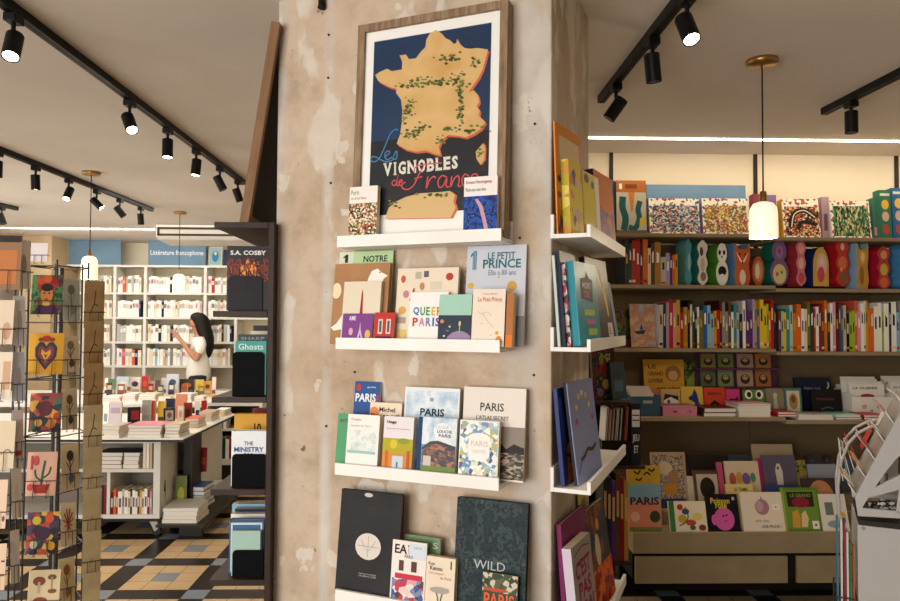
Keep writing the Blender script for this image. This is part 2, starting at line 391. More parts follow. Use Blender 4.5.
ps.box(x0, x1, .0112, .0119, zb, zt, surf('poster_print', [(.35, '14161C'), (.65, '1B1D24')], 2, .5, 0, 2)).build('poster_sheet', r)
# the sheet's sea: deep blue over near-black, printed as two inks
sea = MB(); sea.flat([(x0, zb + (zt - zb) * .42), (x1, zb + (zt - zb) * .42), (x1, zt), (x0, zt)], .01115, surf('blue_ink', [(.3, '16304F'), (.7, '1B3A5F')], 3, .5, 0, 4)); sea.build('sea_print', r)
fr = [(290,75),(305,84),(315,96),(325,100),(335,110),(341,108),(344,97),(350,110),(362,120),(375,122),(395,120),(421,124),(414,150),(408,172),(397,195),(385,212),(378,222),(372,232),(385,226),(396,238),(399,255),(392,266),(400,276),(398,290),(414,305),(404,322),(385,335),(365,344),(345,340),(322,338),(305,350),(297,368),(302,388),(288,386),(265,377),(240,380),(215,374),(192,360),(201,335),(205,305),(206,275),(203,250),(190,232),(192,222),(175,218),(158,210),(146,203),(138,188),(150,180),(168,172),(180,178),(205,174),(206,155),(199,138),(207,138),(215,136),(222,148),(240,146),(252,130),(264,118),(266,100),(275,84)]
mp = MB(); mp.flat([pl(a + 4, b + 5) for a, b in fr], .01108, 'D0603F')
mp.flat([pl(a, b) for a, b in fr], .01100, surf('map_ink', [(.3, 'C79A58'), (.5, 'D6B47A'), (.7, 'CBA666')], 6, .5, 0, 6))
cr = [(409,358),(413,372),(411,400),(402,413),(392,398),(390,380),(400,368)]
mp.flat([pl(a + 4, b + 1) for a, b in cr], .01108, 'D0603F'); mp.flat([pl(a, b) for a, b in cr], .01100, 'D2AE70')
af = [(163,548),(172,520),(190,505),(215,493),(250,484),(300,481),(325,478),(338,488),(334,505),(340,520),(327,545)]
mp.flat([pl(a + 6, b + 2) for a, b in af], .01108, 'D0603F'); mp.flat([pl(a, b) for a, b in af], .01100, 'D2B47E')
mp.build('map_land', r)
gv = MB(); rn = random.Random(3)
for cx, cz, sx, sz, n in ((328,145,24,12,26),(388,152,14,18,14),(345,200,24,18,34),(270,205,46,11,34),(300,205,12,12,10),(352,240,7,38,30),(352,285,9,34,26),(222,265,18,18,22),(232,335,26,14,24),(250,320,18,12,10),(378,325,30,10,22),(300,350,16,12,16),(215,290,8,24,12),(330,320,20,10,14),(225,215,34,6,14),(400,378,7,14,7),(300,488,40,5,22),(185,512,16,10,12)):
    for _ in range(n):
        a, b = rn.gauss(cx, sx * .5), rn.gauss(cz, sz * .5); s = rn.uniform(2, 4.6)
        gv.flat([pl(a + s * math.cos(q) * 1.2, b - s * math.sin(q) * .8) for q in (0, 1.1, 2.2, 3.3, 4.3, 5.3)], .01092, ('5E6A2C', '4A5A2A', '7A8038')[rn.randrange(3)])
gv.build('vineyard_marks', r)
tx = MB(); q0, q1 = pl(157, 442), pl(346, 392); ht = (pl(157, 408)[1] - pl(157, 442)[1])
def warp(a, b): # along the slanted baseline read on the print
    X0, Z0 = pl(157 + a * 190, 442 - a * 20 - b * 33); return (X0, .01085, Z0)
cw = dict(V=1.15, I=.55, G=1.05, N=1.2, O=1.05, B=1.0, L=.9, E=.95, S=.85); tot = sum(cw[q] for q in 'VIGNOBLES'); ax = 0
slab = dict(V=((.16, 1), (.84, 1)), I=((.5, 0), (.5, 1)), N=((.14, 0), (.1, 1), (.86, 1)), B=((.14, 0), (.14, 1)), L=((.16, 0), (.16, 1)), E=((.16, 0), (.16, 1)), G=(), O=(), S=())
for ch_ in 'VIGNOBLES':
    w_ = cw[ch_] / tot; g0, g1 = ax + w_ * .09, ax + w_ * .91; vs, fs = textgeo(ch_, .04)
    if ch_ == 'I': g0, g1 = ax + w_ * .32, ax + w_ * .68
    tx.add([warp(g0 + (g1 - g0) * p, q) for p, q in vs], fs, 'E6DFCE')
    for sx, sz in slab[ch_]:
        c_ = g0 + (g1 - g0) * sx if ch_ != 'I' else (g0 + g1) / 2; hw = .019; z0_ = 0 if sz == 0 else .87
        tx.add([warp(c_ - hw, z0_), warp(c_ + hw, z0_), warp(c_ + hw, z0_ + .13), warp(c_ - hw, z0_ + .13)], [(0, 1, 2, 3)], 'E6DFCE')
    ax += w_
# slab ends on the capitals
tx.build('title', r)
sc = MB()
def stroke(pts, wd, col): sc.ribbon([pl(a, b) for a, b in pts], wd, .01080, col)
for s in ([(196,326),(188,324),(176,336),(163,366),(150,394),(138,405),(127,402),(130,393),(142,394),(158,403),(172,404),(192,396)],[(163,392),(174,384),(172,378),(164,383),(163,394),(170,400),(180,393)],[(182,398),(191,378),(193,388),(191,398),(184,399)]): stroke(s, .0034, '3D8FC0')
for s in ([(258,420),(246,440),(236,462),(222,474),(208,472),(205,462),(214,456)],[(236,432),(240,418),(262,412),(305,408)],[(236,448),(256,442)],[(270,442),(266,472),(274,452),(284,442),(290,446)],[(318,444),(306,440),(296,452),(298,468),(308,466),(318,446),(316,466),(324,468)],[(330,442),(327,468),(336,448),(346,440),(349,450),(346,466),(354,466)],[(374,442),(364,436),(356,448),(358,464),(370,462)],[(376,452),(394,446),(392,436),(382,438),(377,452),(384,464),(398,456)],[(190,452),(183,453),(181,462),(188,464),(193,452),(196,438),(192,462),(197,464)],[(198,458),(206,454),(203,450),(198,456),(201,465),(208,460)]): stroke(s, .0042, 'D6525A')
stroke([(215,508),(300,508)], .0001, 'E2C07E')
sc.build('script_lettering', r)
gl = bpy.data.materials.new('clear_glazing'); gl.use_nodes = True; nt = gl.node_tree; nt.nodes.clear()
o_ = nt.nodes.new('ShaderNodeOutputMaterial'); mx = nt.nodes.new('ShaderNodeMixShader'); tr = nt.nodes.new('ShaderNodeBsdfTransparent'); gs = nt.nodes.new('ShaderNodeBsdfGlossy'); fz = nt.nodes.new('ShaderNodeFresnel')
gs.inputs['Roughness'].default_value = .05; fz.inputs[0].default_value = 1.35
nt.links.new(fz.outputs[0], mx.inputs[0]); nt.links.new(tr.outputs[0], mx.inputs[1]); nt.links.new(gs.outputs[0], mx.inputs[2]); nt.links.new(mx.outputs[0], o_.inputs[0])
MB().add([(fw_, .008, fw_), (w - fw_, .008, fw_), (w - fw_, .008, h - fw_), (fw_, .008, h - fw_)], [(0, 1, 2, 3)], gl).build('glazing', r)

# ---- books on the pillar's front face
CITY = PAT(['8A5A34', 'D9C9A5', '2F2A24', 'B78B4A', '5E6B4A', 'E6DDC6', 'A8462E'], 170, 'vor')
mbook(0, 348, 376, 186.5, 237, .1058, 2.9, .018, 'EDE9E0', [('r', 0, 0, 1, .7, CITY), ('t', 'Paris', .06, .86, .34, .94, '6E8A2E'), ('t', 'vu d en haut', .06, .77, .6, .82, 'C24A3A')], 'paperback with an aerial city photograph beside the poster on the top ledge', name='paperback')
NIGHT = PAT(['0D1A4A', '14307F', '1E4FA8', '0A1236', '3D6FC0'], 40, 'noise')
mbook(0, 463, 496.5, 176.5, 229, .1058, 2.9, .017, 'EFEAE6', [('r', 0, 0, 1, .68, NIGHT), ('p', [(.42, .64), (.58, .5), (.72, .2), (.78, .02), (.66, .02), (.6, .22), (.46, .5), (.34, .62)], 'C79AA8'), ('t', 'Ernest Hemingway', .06, .87, .84, .94, '9E2B3A', .01), ('t', 'Paris est une fete', .06, .76, .66, .82, '4A4A4A')], 'paperback with deep blue night photograph on the top ledge', name='paperback')

a8 = 7
mbook(1, 333, 387.5, 251.5, 343, .052, a8, .005, 'B7D3A2', [('r', 0, 0, .27, 1, 'D5DCC4'), ('p', [(.11, .88), (.17, .88), (.17, .97), (.13, .97), (.08, .945), (.08, .925), (.11, .94)], '22302A'), ('t', 'NOTRE', .46, .88, .9, .95, '26332B', .02)], 'pale green magazine tucked behind the brown bird book on the second ledge', name='magazine', cat='magazine')
mbook(1, 329.5, 385, 263.5, 343.5, .075, a8, .016, surf('brown_cloth', [(.3, 'A67850'), (.7, 'B58860')], 8, .7, .05, 4), [('p', [(.60, .62), (.62, .8), (.68, .9), (.78, .93), (.86, .88), (.97, .84), (.9, .8), (.88, .7), (.9, .62)], 'F0EBE2'), ('p', [(0, .2), (.1, .25), (.2, .36), (.2, .18), (.06, .16)], 'F0EBE2'), ('e', .83, .88, .012, .01, '333333'), ('e', .06, .66, .09, .1, 'F2D9B8')], 'large brown hardback with a white dove on its cover', hard=True)
mbook(1, 340, 377.5, 281.5, 342, .093, a8, .014, 'E3D6BE', [('p', [(.4, .1), (.47, .5), (.49, .8), (.51, .88), (.53, .8), (.55, .5), (.62, .1), (.56, .1), (.51, .34), (.46, .1)], 'A8282A'), ('r', .44, .44, .58, .47, '7E1A20')], 'cream book with a slim red iron tower on its cover')
mbook(1, 341, 371, 313.5, 341.5, .1045, a8, .009, '7E3E8C', [('t', 'AIME', .22, .78, .44, .92, 'F0EAF0', .02), ('p', [(.5, .14), (.58, .5), (.6, .75), (.62, .5), (.72, .14), (.66, .14), (.61, .36), (.56, .14)], 'D7B7D4'), ('e', .86, .34, .09, .14, 'E2B35A'), ('e', .3, .42, .07, .12, 'E0A8B0')], 'small purple square paperback at the front of the second ledge', name='paperback')
mbook(1, 373, 393, 312.5, 342, .1, a8, .005, 'C02A26', [('r', .2, .35, .42, .8, 'E5D8BE'), ('r', .6, .35, .82, .8, 'E5D8BE'), ('r', .25, .4, .37, .75, '4A5B6E'), ('r', .65, .4, .77, .75, '4A5B6E'), ('r', .1, .2, .9, .27, '2A1B1B'), ('t', 'PARIS', .3, .08, .7, .16, 'F0E6D8', .02)], 'small red paperback with cream shutters beside the purple one', name='paperback')
ic = [('e', .1, .86, .04, .05, 'C65A45'), ('r', .3, .86, .4, .95, 'B7B29E'), ('r', .44, .88, .52, .96, '5B6470'), ('e', .86, .88, .06, .05, 'B8392F'), ('r', .55, .72, .74, .82, 'D8CDB8'), ('e', .42, .76, .04, .05, 'B98A5A'), ('e', .16, .66, .05, .05, 'C3868A'), ('p', [(.22, .58), (.28, .74), (.31, .73), (.25, .57)], 'B24A55'), ('e', .11, .45, .06, .05, 'D9A85A'), ('r', .03, .28, .18, .36, 'A9A08C'), ('r', .04, .06, .2, .2, 'DFC178'), ('e', .3, .66, .03, .03, '7B8A5A')]
mbook(1, 393.5, 455, 268, 343, .075, a8, .014, 'E8D9C4', ic, 'big cream picture book covered with small drawn objects')
q = [('t', 'Q', .1, .56, .26, .72, '2F6FB5', .03), ('t', 'U', .29, .56, .41, .72, '2E8B57', .03), ('t', 'E', .44, .56, .54, .72, '3E9E48', .03), ('t', 'E', .58, .56, .68, .72, 'E3B32A', .03), ('t', 'R', .72, .56, .84, .72, 'E0752A', .03), ('t', 'P', .1, .36, .24, .52, 'C63A3F', .03), ('t', 'A', .26, .36, .42, .52, 'D98AA0', .03), ('t', 'R', .45, .36, .58, .52, '7A7FC0', .03), ('t', 'I', .62, .36, .66, .52, '2F6FB5', .03), ('t', 'S', .7, .36, .82, .52, '7B3E8C', .03)]
mbook(1, 407.5, 446, 292, 343, .093, a8, .012, 'F1EEEA', q, 'white paperback with rainbow-coloured capital letters on the second ledge', name='paperback')
mbook(1, 437, 470, 294.5, 343.5, .1035, a8, .010, '1E2B40', [('r', 0, .6, 1, 1, 'A3CFBB'), ('e', .66, .02, .44, .28, '9A86A8'), ('e', .66, .44, .035, .05, 'D9CF6A'), ('r', .645, .28, .675, .4, 'B0B860'), ('e', .12, .48, .06, .04, 'C98A5A'), ('e', .36, .38, .03, .02, 'E6D9A0'), ('e', .2, .2, .03, .02, 'E6D9A0'), ('e', .3, .3, .06, .015, '5A6C8C')], 'mint and navy paperback with a lilac planet on the second ledge', name='paperback')
mbook(1, 463, 523, 245.5, 347, .052, a8, .010, 'C9CCD6', [('r', 0, 0, 1, .3, '8C8C92'), ('p', [(.10, .76), (.165, .76), (.165, .95), (.12, .95), (.06, .91), (.06, .885), (.10, .905)], '2A7C86'), ('r', .115, .76, .122, .94, 'C9CCD6'), ('r', .142, .76, .149, .95, 'C9CCD6'), ('t', 'LE PETIT', .36, .86, .82, .93, '2A6C78', .015), ('t', 'PRINCE', .28, .77, .92, .86, '2A6C78', .02), ('t', 'Elle a 80 ans', .38, .7, .84, .755, '6E8CA0'), ('e', .08, .6, .05, .03, 'D9B23C'), ('e', .78, .59, .08, .05, 'CDA04A'), ('e', .55, .68, .015, .01, 'D9B23C')], 'large pale blue magazine with teal capitals at the end of second ledge', name='magazine', cat='magazine')
mbook(1, 470.8, 503.5, 289, 345, .1035, a8, .019, 'EBDDCB', [('t', 'Le Petit Prince', .16, .78, .9, .86, 'C7653A', .01), ('b', [(.16, .62), (.3, .56), (.44, .6), (.6, .54)], .008, '9A8A78'), ('b', [(.3, .6), (.46, .46), (.66, .34)], .008, '9A8A78'), ('e', .84, .1, .1, .09, 'DE8A2C'), ('e', .78, .24, .05, .03, 'D9A04A'), ('e', .3, .4, .02, .012, 'C9A070'), ('e', .6, .2, .02, .012, 'D9B070'), ('e', .2, .12, .02, .012, 'D9B070'), ('t', 'Conte illustre', .3, .9, .76, .93, '9A8A78')], 'cream paperback with orange script title at the end of second ledge', name='paperback')
mbook(1, 505, 512, 293, 346, .1035, a8, .024, 'B06A2C', [('r', 0, 0, 1, .22, 'DE7A22')], 'thin rust brown book wedged beside the cream script-titled paperback', name='paperback')

mbook(2, 349.5, 375, 381.5, 470, .045, a8, .012, '1C4E94', [('r', 0, 0, 1, .28, '2C66AE'), ('t', 'PARIS', .05, .76, .86, .86, 'F2F2F2', .03), ('e', .16, .93, .09, .045, 'C43A35'), ('t', 'guide', .5, .92, .84, .95, 'E8E8F0'), ('p', [(.36, .3), (.46, .55), (.5, .72), (.54, .55), (.66, .3)], '6B4A3C'), ('r', .9, .74, .96, .84, 'C43A35')], 'bright blue city guide standing tallest above the green book', name='guidebook', cat='book')
mbook(2, 334.5, 355, 413.5, 471, .088, a8, .009, '4F9A6C', [('t', 'ACTES', .1, .84, .7, .9, '6E3A32', .02), ('b', [(.95, .62), (.65, .55), (.8, .45), (.95, .38)], .1, '1C2420'), ('p', [(.7, .2), (1, .4), (1, .16)], '1C2420')], 'green paperback half covered by the white watercolour book', name='paperback')
mbook(2, 366, 398, 402.5, 471, .06, a8, .010, 'EBD9C0', [('e', .14, .84, .16, .09, 'E08A4E'), ('t', 'Michel', .3, .86, .8, .93, '3A322E', .02), ('t', 'Barsacq', .04, .77, .9, .83, '3A322E', .02), ('e', .9, .79, .07, .04, 'E08A4E')], 'peach and cream paperback peeping out behind the low front row', name='paperback')
AQ = PAT(['EDEBE4', 'C9DAD6', 'F1EEE8', 'D9E2DC', 'B5CCC9', 'F1EEE8'], 16, 'soft')
mbook(2, 344.5, 376.5, 414.5, 470, .1045, a8, .013, 'EFECE6', [('r', .08, .3, .92, .72, AQ), ('r', .04, .31, .92, .36, '9FC2BF'), ('t', 'Voyages', .1, .88, .42, .93, 'D77A6A', .01), ('t', 'dessins de Paris', .1, .78, .74, .82, 'A9B4B4')], 'white paperback with a pale watercolour on the third ledge', name='paperback')
mbook(2, 381, 411, 416.5, 474, .1045, a8, .016, 'E4DDE0', [('r', 0, 0, 1, .62, 'B6A828'), ('r', 0, 0, 1, .36, 'D98A3A'), ('e', .36, .52, .12, .08, 'D8C42C'), ('e', .7, .58, .2, .05, '8C9C34'), ('r', .34, .1, .7, .32, 'C8D4E0'), ('r', .48, .1, .54, .22, '5E7A94'), ('r', .1, .04, .2, .4, 'C26A34'), ('r', .82, .04, .92, .42, 'B25C30'), ('t', 'Usage', .1, .86, .42, .93, '3A3640', .02), ('t', 'une partie de la lumiere', .1, .77, .86, .8, '7C747C')], 'paperback with an orange and olive landscape under a pale band', name='paperback')
SKY = PAT(['7FA9CC', 'B9CFDF', 'E6ECEF', '9DBFD8', 'DCE6EA'], 7, 'soft')
mbook(2, 400.5, 456, 387.5, 478, .055, a8, .016, 'E6E8EA', [('r', .03, .02, .97, .96, SKY), ('t', 'PARIS', .3, .665, .74, .755, '23282E', .03), ('e', .5, .86, .04, .025, '8FA4B4')], 'large pale sky blue book with dark capitals behind the front row')
STREET = PAT(['4A4038', '2B2622', '7A6A58', '9A8A74', '3A332D', 'B5A48C'], 70, 'vor', stretch=(1, 1, 2.2))
mbook(2, 460, 523, 387.5, 484, .062, a8, .026, 'E3DAD0', [('r', 0, .02, 1, .33, STREET), ('r', 0, .33, 1, .58, '8F8377'), ('p', [(.3, .33), (.42, .4), (.5, .35), (.6, .42), (.72, .34), (.84, .4), (1, .36), (1, .3), (.3, .3)], '2E2823'), ('t', 'PARIS', .28, .74, .66, .83, '3A3431', .01), ('t', "L'ATLAS SECRET", .22, .645, .74, .69, '5A4E46', .01)], 'thick grey hardback atlas with a sepia street photograph', hard=True, spine=M('9B8F84'))
BRICK = PAT(['8F5E4C', 'A9745C', '5F463E', '7B5648', '3F4650'], 90, 'vor', stretch=(1, 1, 1.6))
mbook(2, 416, 454.5, 417.5, 477, .1045, a8, .013, '7FA7C8', [('r', .1, .55, 1, 1, SKY), ('p', [(.12, .42), (.3, .56), (.5, .6), (.98, .5), (1, .2), (.12, .2)], BRICK), ('p', [(.12, .5), (.32, .6), (.52, .62), (.98, .54), (.98, .48), (.5, .57), (.3, .54), (.12, .44)], '4A4448'), ('r', .16, .2, .36, .36, 'C9C6C0'), ('r', .1, .05, 1, .2, '6E8A3E'), ('r', .1, .05, .98, .1, 'A9AAA6'), ('r', 0, 0, .1, 1, '16386E'), ('e', .64, .78, .24, .14, 'EDF0F2'), ('t', 'GUIDE', .46, .82, .8, .87, 'AEB9C2'), ('t', 'LOUCHE', .5, .75, .88, .8, '3A4A5A', .02), ('t', 'PARIS', .54, .68, .86, .735, '2C4A78', .02)], 'navy-spined guide with a brick building on the cover', name='guidebook')
FLORAL = PAT(['F0EEE8', '6E94BC', 'F0EEE8', 'A9C2D8', '41618F', 'E0DCC0', 'F0EEE8', '9AB0A0', 'C9B45E'], 85, 'vor')
mbook(2, 457.5, 497, 420.5, 482, .1045, a8, .019, 'EDEBE6', [('r', .02, .02, .98, .98, FLORAL), ('r', .24, .42, .78, .72, 'F1EFE9'), ('e', .5, .72, .28, .08, 'F1EFE9'), ('e', .5, .42, .26, .08, 'F1EFE9'), ('t', 'PARIS', .3, .58, .74, .67, 'E3BFA8', .01), ('t', 'secret', .36, .47, .68, .53, 'D9C8B8')], 'white paperback with a blue flower border on the third ledge', name='paperback')

mbook(3, 334.5, 396, 491, 599, .097, a8, .018, surf('black_cloth', [(.3, '242325'), (.7, '2E2D2F')], 10, .65, .03, 3), [('e', .5, .48, .21, .125, 'D9D2C8'), ('b', [(.32, .48), (.68, .48)], .008, '9A938A'), ('b', [(.5, .38), (.5, .58)], .008, '9A938A'), ('b', [(.38, .54), (.5, .44), (.62, .54)], .007, '9A938A'), ('t', 'MAISON CLASSIQUE', .38, .215, .66, .23, 'B8B4AE'), ('t', 'DES BEAUX LIVRES', .38, .195, .66, .21, 'B8B4AE'), ('t', 'PARIS', .46, .045, .6, .06, '6E8CA0'), ('e', .46, .965, .07, .02, 'C9C2B6')], 'tall black box-like book with a pale oval medallion', hard=True, spine=M('201F21'), pg=M('A07E58', .8))
mbook(3, 400, 437, 536, 612, .065, a8, .012, '6E8A62', [('t', 'S', .8, .84, .95, .93, 'D6DCC8')], 'green book half hidden behind the illustrated magazine')
SHOP = PAT(['E4D8D0', 'C23A52', '3A5A9A', 'E8C9C0', '7A8AA8', 'D9A0A8', '5A3A3A', 'EDE6DE'], 60, 'vor')
mbook(3, 389, 423.5, 541, 612, .1065, a8, .007, 'EAE2DA', [('r', .04, .02, .96, .42, SHOP), ('r', .12, .42, .92, .5, 'C8314A'), ('r', .22, .54, .36, .7, '5A3A34'), ('r', .58, .54, .74, .7, '5A3A34'), ('t', 'EA', .08, .8, .44, .94, '1E1C1E', .02), ('r', .5, .74, .96, .97, 'D4DCE6'), ('t', 'T', .46, .8, .5, .94, '1E1C1E'), ('t', 'PARIS', .38, .74, .62, .79, '3A3436'), ('t', 'carte', .64, .9, .86, .93, '7A8AA0')], 'illustrated magazine with a shopfront drawing and big black letters', name='magazine', cat='magazine')
mbook(3, 424, 453, 557, 612, .1065, a8, .022, 'E6D6BE', [('t', 'Ken', .08, .84, .3, .9, '4A3A32', .01), ('t', 'Kenou', .14, .75, .56, .83, '2E2622', .02), ('t', 'Chroniques', .1, .67, .62, .72, 'C2603A'), ('t', 'de Paris', .5, .6, .88, .65, 'C2603A'), ('b', [(.2, .42), (.4, .34), (.5, .1)], .04, '4A423A'), ('b', [(.8, .44), (.6, .34), (.52, .1)], .04, '4A423A'), ('e', .5, .4, .34, .06, 'A9A296'), ('r', .84, .8, .88, .95, '3A302A')], 'thick cream paperback with orange lettering on the lowest ledge', name='paperback')
MARBLE = PAT(['10151A', '182229', '26363C', '1A242A', '384A4C', '141A20', '4A5C5A', '1C2228'], 17, 'soft', .6)
mbook(3, 452, 524, 500, 609, .082, a8, .022, MARBLE, [('t', 'WILD', .28, .4, .72, .475, 'B9BCC0')], 'large dark marbled hardback with thin capitals', hard=True, spine=M('1E2428'), pg=M('5A5A5C', .8))
mbook(3, 481, 516, 574, 614, .1065, a8, .008, '2F3A26', [('r', 0, .62, 1, 1, PAT(['2F3A26', '5A5A36', 'C9C0A8', '3E4A2A'], 80, 'vor')), ('t', 'PARIS', .06, .3, .92, .6, 'E0602A', .02), ('r', .04, .64, .7, .7, 'C24A2A'), ('e', .3, .12, .1, .14, 'E0D8C0'), ('e', .6, .12, .1, .14, 'E0D8C0')], 'small dark green guide with orange capitals before the marbled hardback', name='guidebook')
# ================================================================== ceiling lights
HC = ZC - CAMZ
def track_pt(px, py): return onz(px, py, ZC - .02)
def track(p, q, label):
    r = thing('light_track', label, 'light track', Matrix.Translation((p[0], p[1], ZC)))
    d = Vector((q[0] - p[0], q[1] - p[1], 0)); n = Vector((-d.y, d.x, 0)).normalized() * .018
    t = MB(); vs = [o + s * n + Z * z for z in (-.036, -.0005) for o in (Vector((0, 0, 0)), d) for s in (-1, 1)]
    t.add(vs, [(0, 1, 3, 2), (4, 6, 7, 5), (0, 4, 5, 1), (2, 3, 7, 6), (0, 2, 6, 4), (1, 5, 7, 3)], BLACKMETAL); t.build('rail', r)
    s = MB(); n2 = n * .35; vs = [o + k * n2 + Z * -.0365 for o in (Vector((0, 0, 0)), d) for k in (-1, 1)]; s.add(vs, [(0, 1, 3, 2)], M('060606', .6)); s.build('slot', r)
    return r
def spot(p, aim, lit, label, power=0, drop=.082):
    """a cylinder spotlight under its adapter; p on the track, aim a direction"""
    r = thing('track_spotlight', label, 'spotlight', Matrix.Translation((p[0], p[1], ZC - .037)), 'black cylinder track spotlights')
    MB().box(-.022, .022, -.03, .03, -.03, -.0003, BLACKMETAL).build('adapter', r, bevel=.003)
    MB().cyl((0, 0, -.03), (0, 0, -drop + .015), .008, BLACKMETAL, 8).build('stem', r)
    a = Vector(aim).normalized(); c = Vector((0, 0, -drop - .028)); R, Lh = .03, .105
    h = MB(); f0, f1 = c - a * Lh * .45, c + a * Lh * .55
    h.cyl(f0, f1, R, BLACKMETAL, 20, caps=False); h.cyl(f0 - a * .003, f0, R * .9, BLACKMETAL, 20, R)
    h.cyl(f1 - a * .02, f1, R * .86, BLACKMETAL, 20, caps=False)
    h.build('lamp_head', r)
    b = MB(); b.cyl(f1 - a * .012, f1 - a * .003, R * .84, EMIT((1.0, .86, .62), 26) if lit else M('4A4844', .3), 16); b.build('bulb', r)
    if power:
        l = lamp('spot_beam', 'SPOT', (0, 0, 0), power, WARM, None, .03, None, rad(75), .6)
        l.matrix_world = Matrix.Translation(Vector((p[0], p[1], ZC - .037)) + f1 + a * .006) @ (a.to_track_quat('-Z', 'Y').to_matrix().to_4x4())
def along(P, Q, px):
    """point of the track P-Q seen in picture column px"""
    lo, hi = 0.0, 1.0
    for _ in range(40):
        t = (lo + hi) / 2; v = RC.transposed() @ (Vector((P.x + (Q.x - P.x) * t, P.y + (Q.y - P.y) * t, ZC)) - CAMV); x = 450 - F * v.x / v.z
        if (x < px) == (xs(P) < xs(Q)): lo = t
        else: hi = t
    return P + (Q - P) * t
def xs(p): v = RC.transposed() @ (Vector((p.x, p.y, ZC)) - CAMV); return 450 - F * v.x / v.z
def trk(pa, pb, ext, lab): # ext: metres continued towards the viewer
    P, Q = track_pt(*pa), track_pt(*pb); d = (P - Q).normalized(); P2 = P + d * ext; track(P2, Q, lab); return P2, Q
T1 = trk((4, 3), (244, 183), .6, 'long black light track over the bookshop aisle beside the pillar')
for px, aim, lit, pw, wh in ((14, (.14, -.5, -1), 1, 45, 'brightly lit black spotlight at the viewer end of aisle track'), (130, (.55, -.55, -1), 1, 45, 'lit black spotlight tilted sideways, second on the aisle track'), (168, (.05, -.12, -1), 1, 40, 'lit black spotlight hanging straight, third on the aisle track'), (196.5, (-.05, -.12, -1), 1, 40, 'lit black spotlight hanging straight, fourth on the aisle track'), (220, (.5, .1, -1), 0, 0, 'dark tilted black spotlight, fifth on the aisle track'), (238, (.3, .3, -1), 1, 0, 'black spotlight at the far end of aisle track, beside framed board')):
    p = along(*T1, px); spot(p, aim, lit, wh, pw)
T2 = trk((0, 150), (152, 210), 1.0, 'second black light track over the far side of the bookshop')
for px, aim, lit, pw, wh in ((-2, (0, 0, -1), 0, 0, 'black spotlight cut by the photo edge on second track'), (36, (0, .1, -1), 1, 50, 'upright lit black spotlight on second track before the pendant'), (69, (-.05, -.6, -1), 1, 50, 'bright black spotlight turned to the viewer on second track'), (97, (.7, .1, -.7), 1, 50, 'black spotlight tilted far sideways beside the pendant cord'), (120, (.6, .2, -.8), 0, 0, 'dark black spotlight tilted sideways, last but one on second track'), (141, (0, .2, -1), 0, 0, 'upright dark black spotlight ending the second track')):
    p = along(*T2, px); spot(p, aim, lit, wh, pw)
T3 = trk((0, 205), (17, 209), 1.2, 'short black light track over the far corner of the shop')
spot(along(*T3, 2), (.4, 0, -1), 0, 'dark black spotlight on the short corner track')
T4 = trk((690, -13), (601, 100), 0.3, 'black light track running over the children\'s books away from the pillar')
for px, aim, lit, pw, wh in ((687, (.1, -.55, -1), 1, 30, 'bright black spotlight on the track nearest the children\'s books'), (652.5, (.12, .1, -1), 0, 0, 'dark black spotlight, middle of the children\'s section track'), (616, (-.55, .2, -.8), 0, 0, 'dark tilted black spotlight ending the children\'s section track')):
    p = along(*T4, px); spot(p, aim, lit, wh, pw)
T5 = trk((905, 71), (824, 112), 1.0, 'short black light track beside the pendant and long light strip')
spot(along(*T5, 851), (0, 0, -1), 0, 'dark black spotlight hanging alone on the short track', drop=.07)

SHADE = bpy.data.materials.new('milk_glass'); SHADE.use_nodes = True
_b = SHADE.node_tree.nodes['Principled BSDF']; _b.inputs['Base Color'].default_value = (1, .93, .8, 1); _b.inputs['Roughness'].default_value = .25
_b.inputs['Emission Color'].default_value = (1, .84, .58, 1); _b.inputs['Emission Strength'].default_value = .8
BRASS = surf('brass', [(.3, '9A7440'), (.7, 'B58D52')], 6, .3, .02, 3)
_bb = BRASS.node_tree.nodes['Principled BSDF']; _bb.inputs['Metallic'].default_value = .85
def pendant(cx, cy, yt, yb, wd, label, power):
    top = onz(cx, cy, ZC); Y = top.y
    z0 = W(cx, yb, Y).z; z1 = W(cx, yt, Y).z; R = (W(cx + wd / 2, yb, Y).x - W(cx - wd / 2, yb, Y).x) / 2
    r = thing('pendant_lamp', label, 'pendant lamp', Matrix.Translation((top.x, Y, z0)))
    h = z1 - z0; H = ZC - z0
    MB().lathe([(0, H - .022), (.062, H - .022), (.066, H - .014), (.066, H - .0005), (0, H - .0005)], BRASS, 24).build('canopy', r)
    MB().cyl((0, 0, h + .03), (0, 0, H - .02), .0035, M('1C1A18'), 8).build('cord', r)
    MB().lathe([(0, h + .045), (.013, h + .045), (.016, h + .01), (.016, h - .004), (.028, h - .008)], BRASS, 16).build('lamp_holder', r)
    MB().lathe([(R * .97, 0), (R, .006), (R, h * .62), (R * .93, h * .82), (R * .72, h * .95), (.02, h), ], SHADE, 28).build('glass_shade', r)
    b = MB(); b.lathe([(0, h * .3), (.02, h * .36), (.028, h * .5), (.02, h * .66), (0, h * .72)], EMIT((1, .85, .6), 12), 14); b.build('bulb', r)
    lamp('pendant_glow', 'POINT', (top.x, Y, z0 - .03), power, WARM, None, .04)
pendant(762, 60, 202, 238, 26.5, 'lit milk glass pendant lamp hanging before the picture book shelves', 9)
pendant(91.5, 172, 256, 279, 15.5, 'lit milk glass pendant lamp behind the wire postcard spinners', 8)
pendant(180, 212, 274, 292, 12, 'lit milk glass pendant lamp over the far book tables', 8)

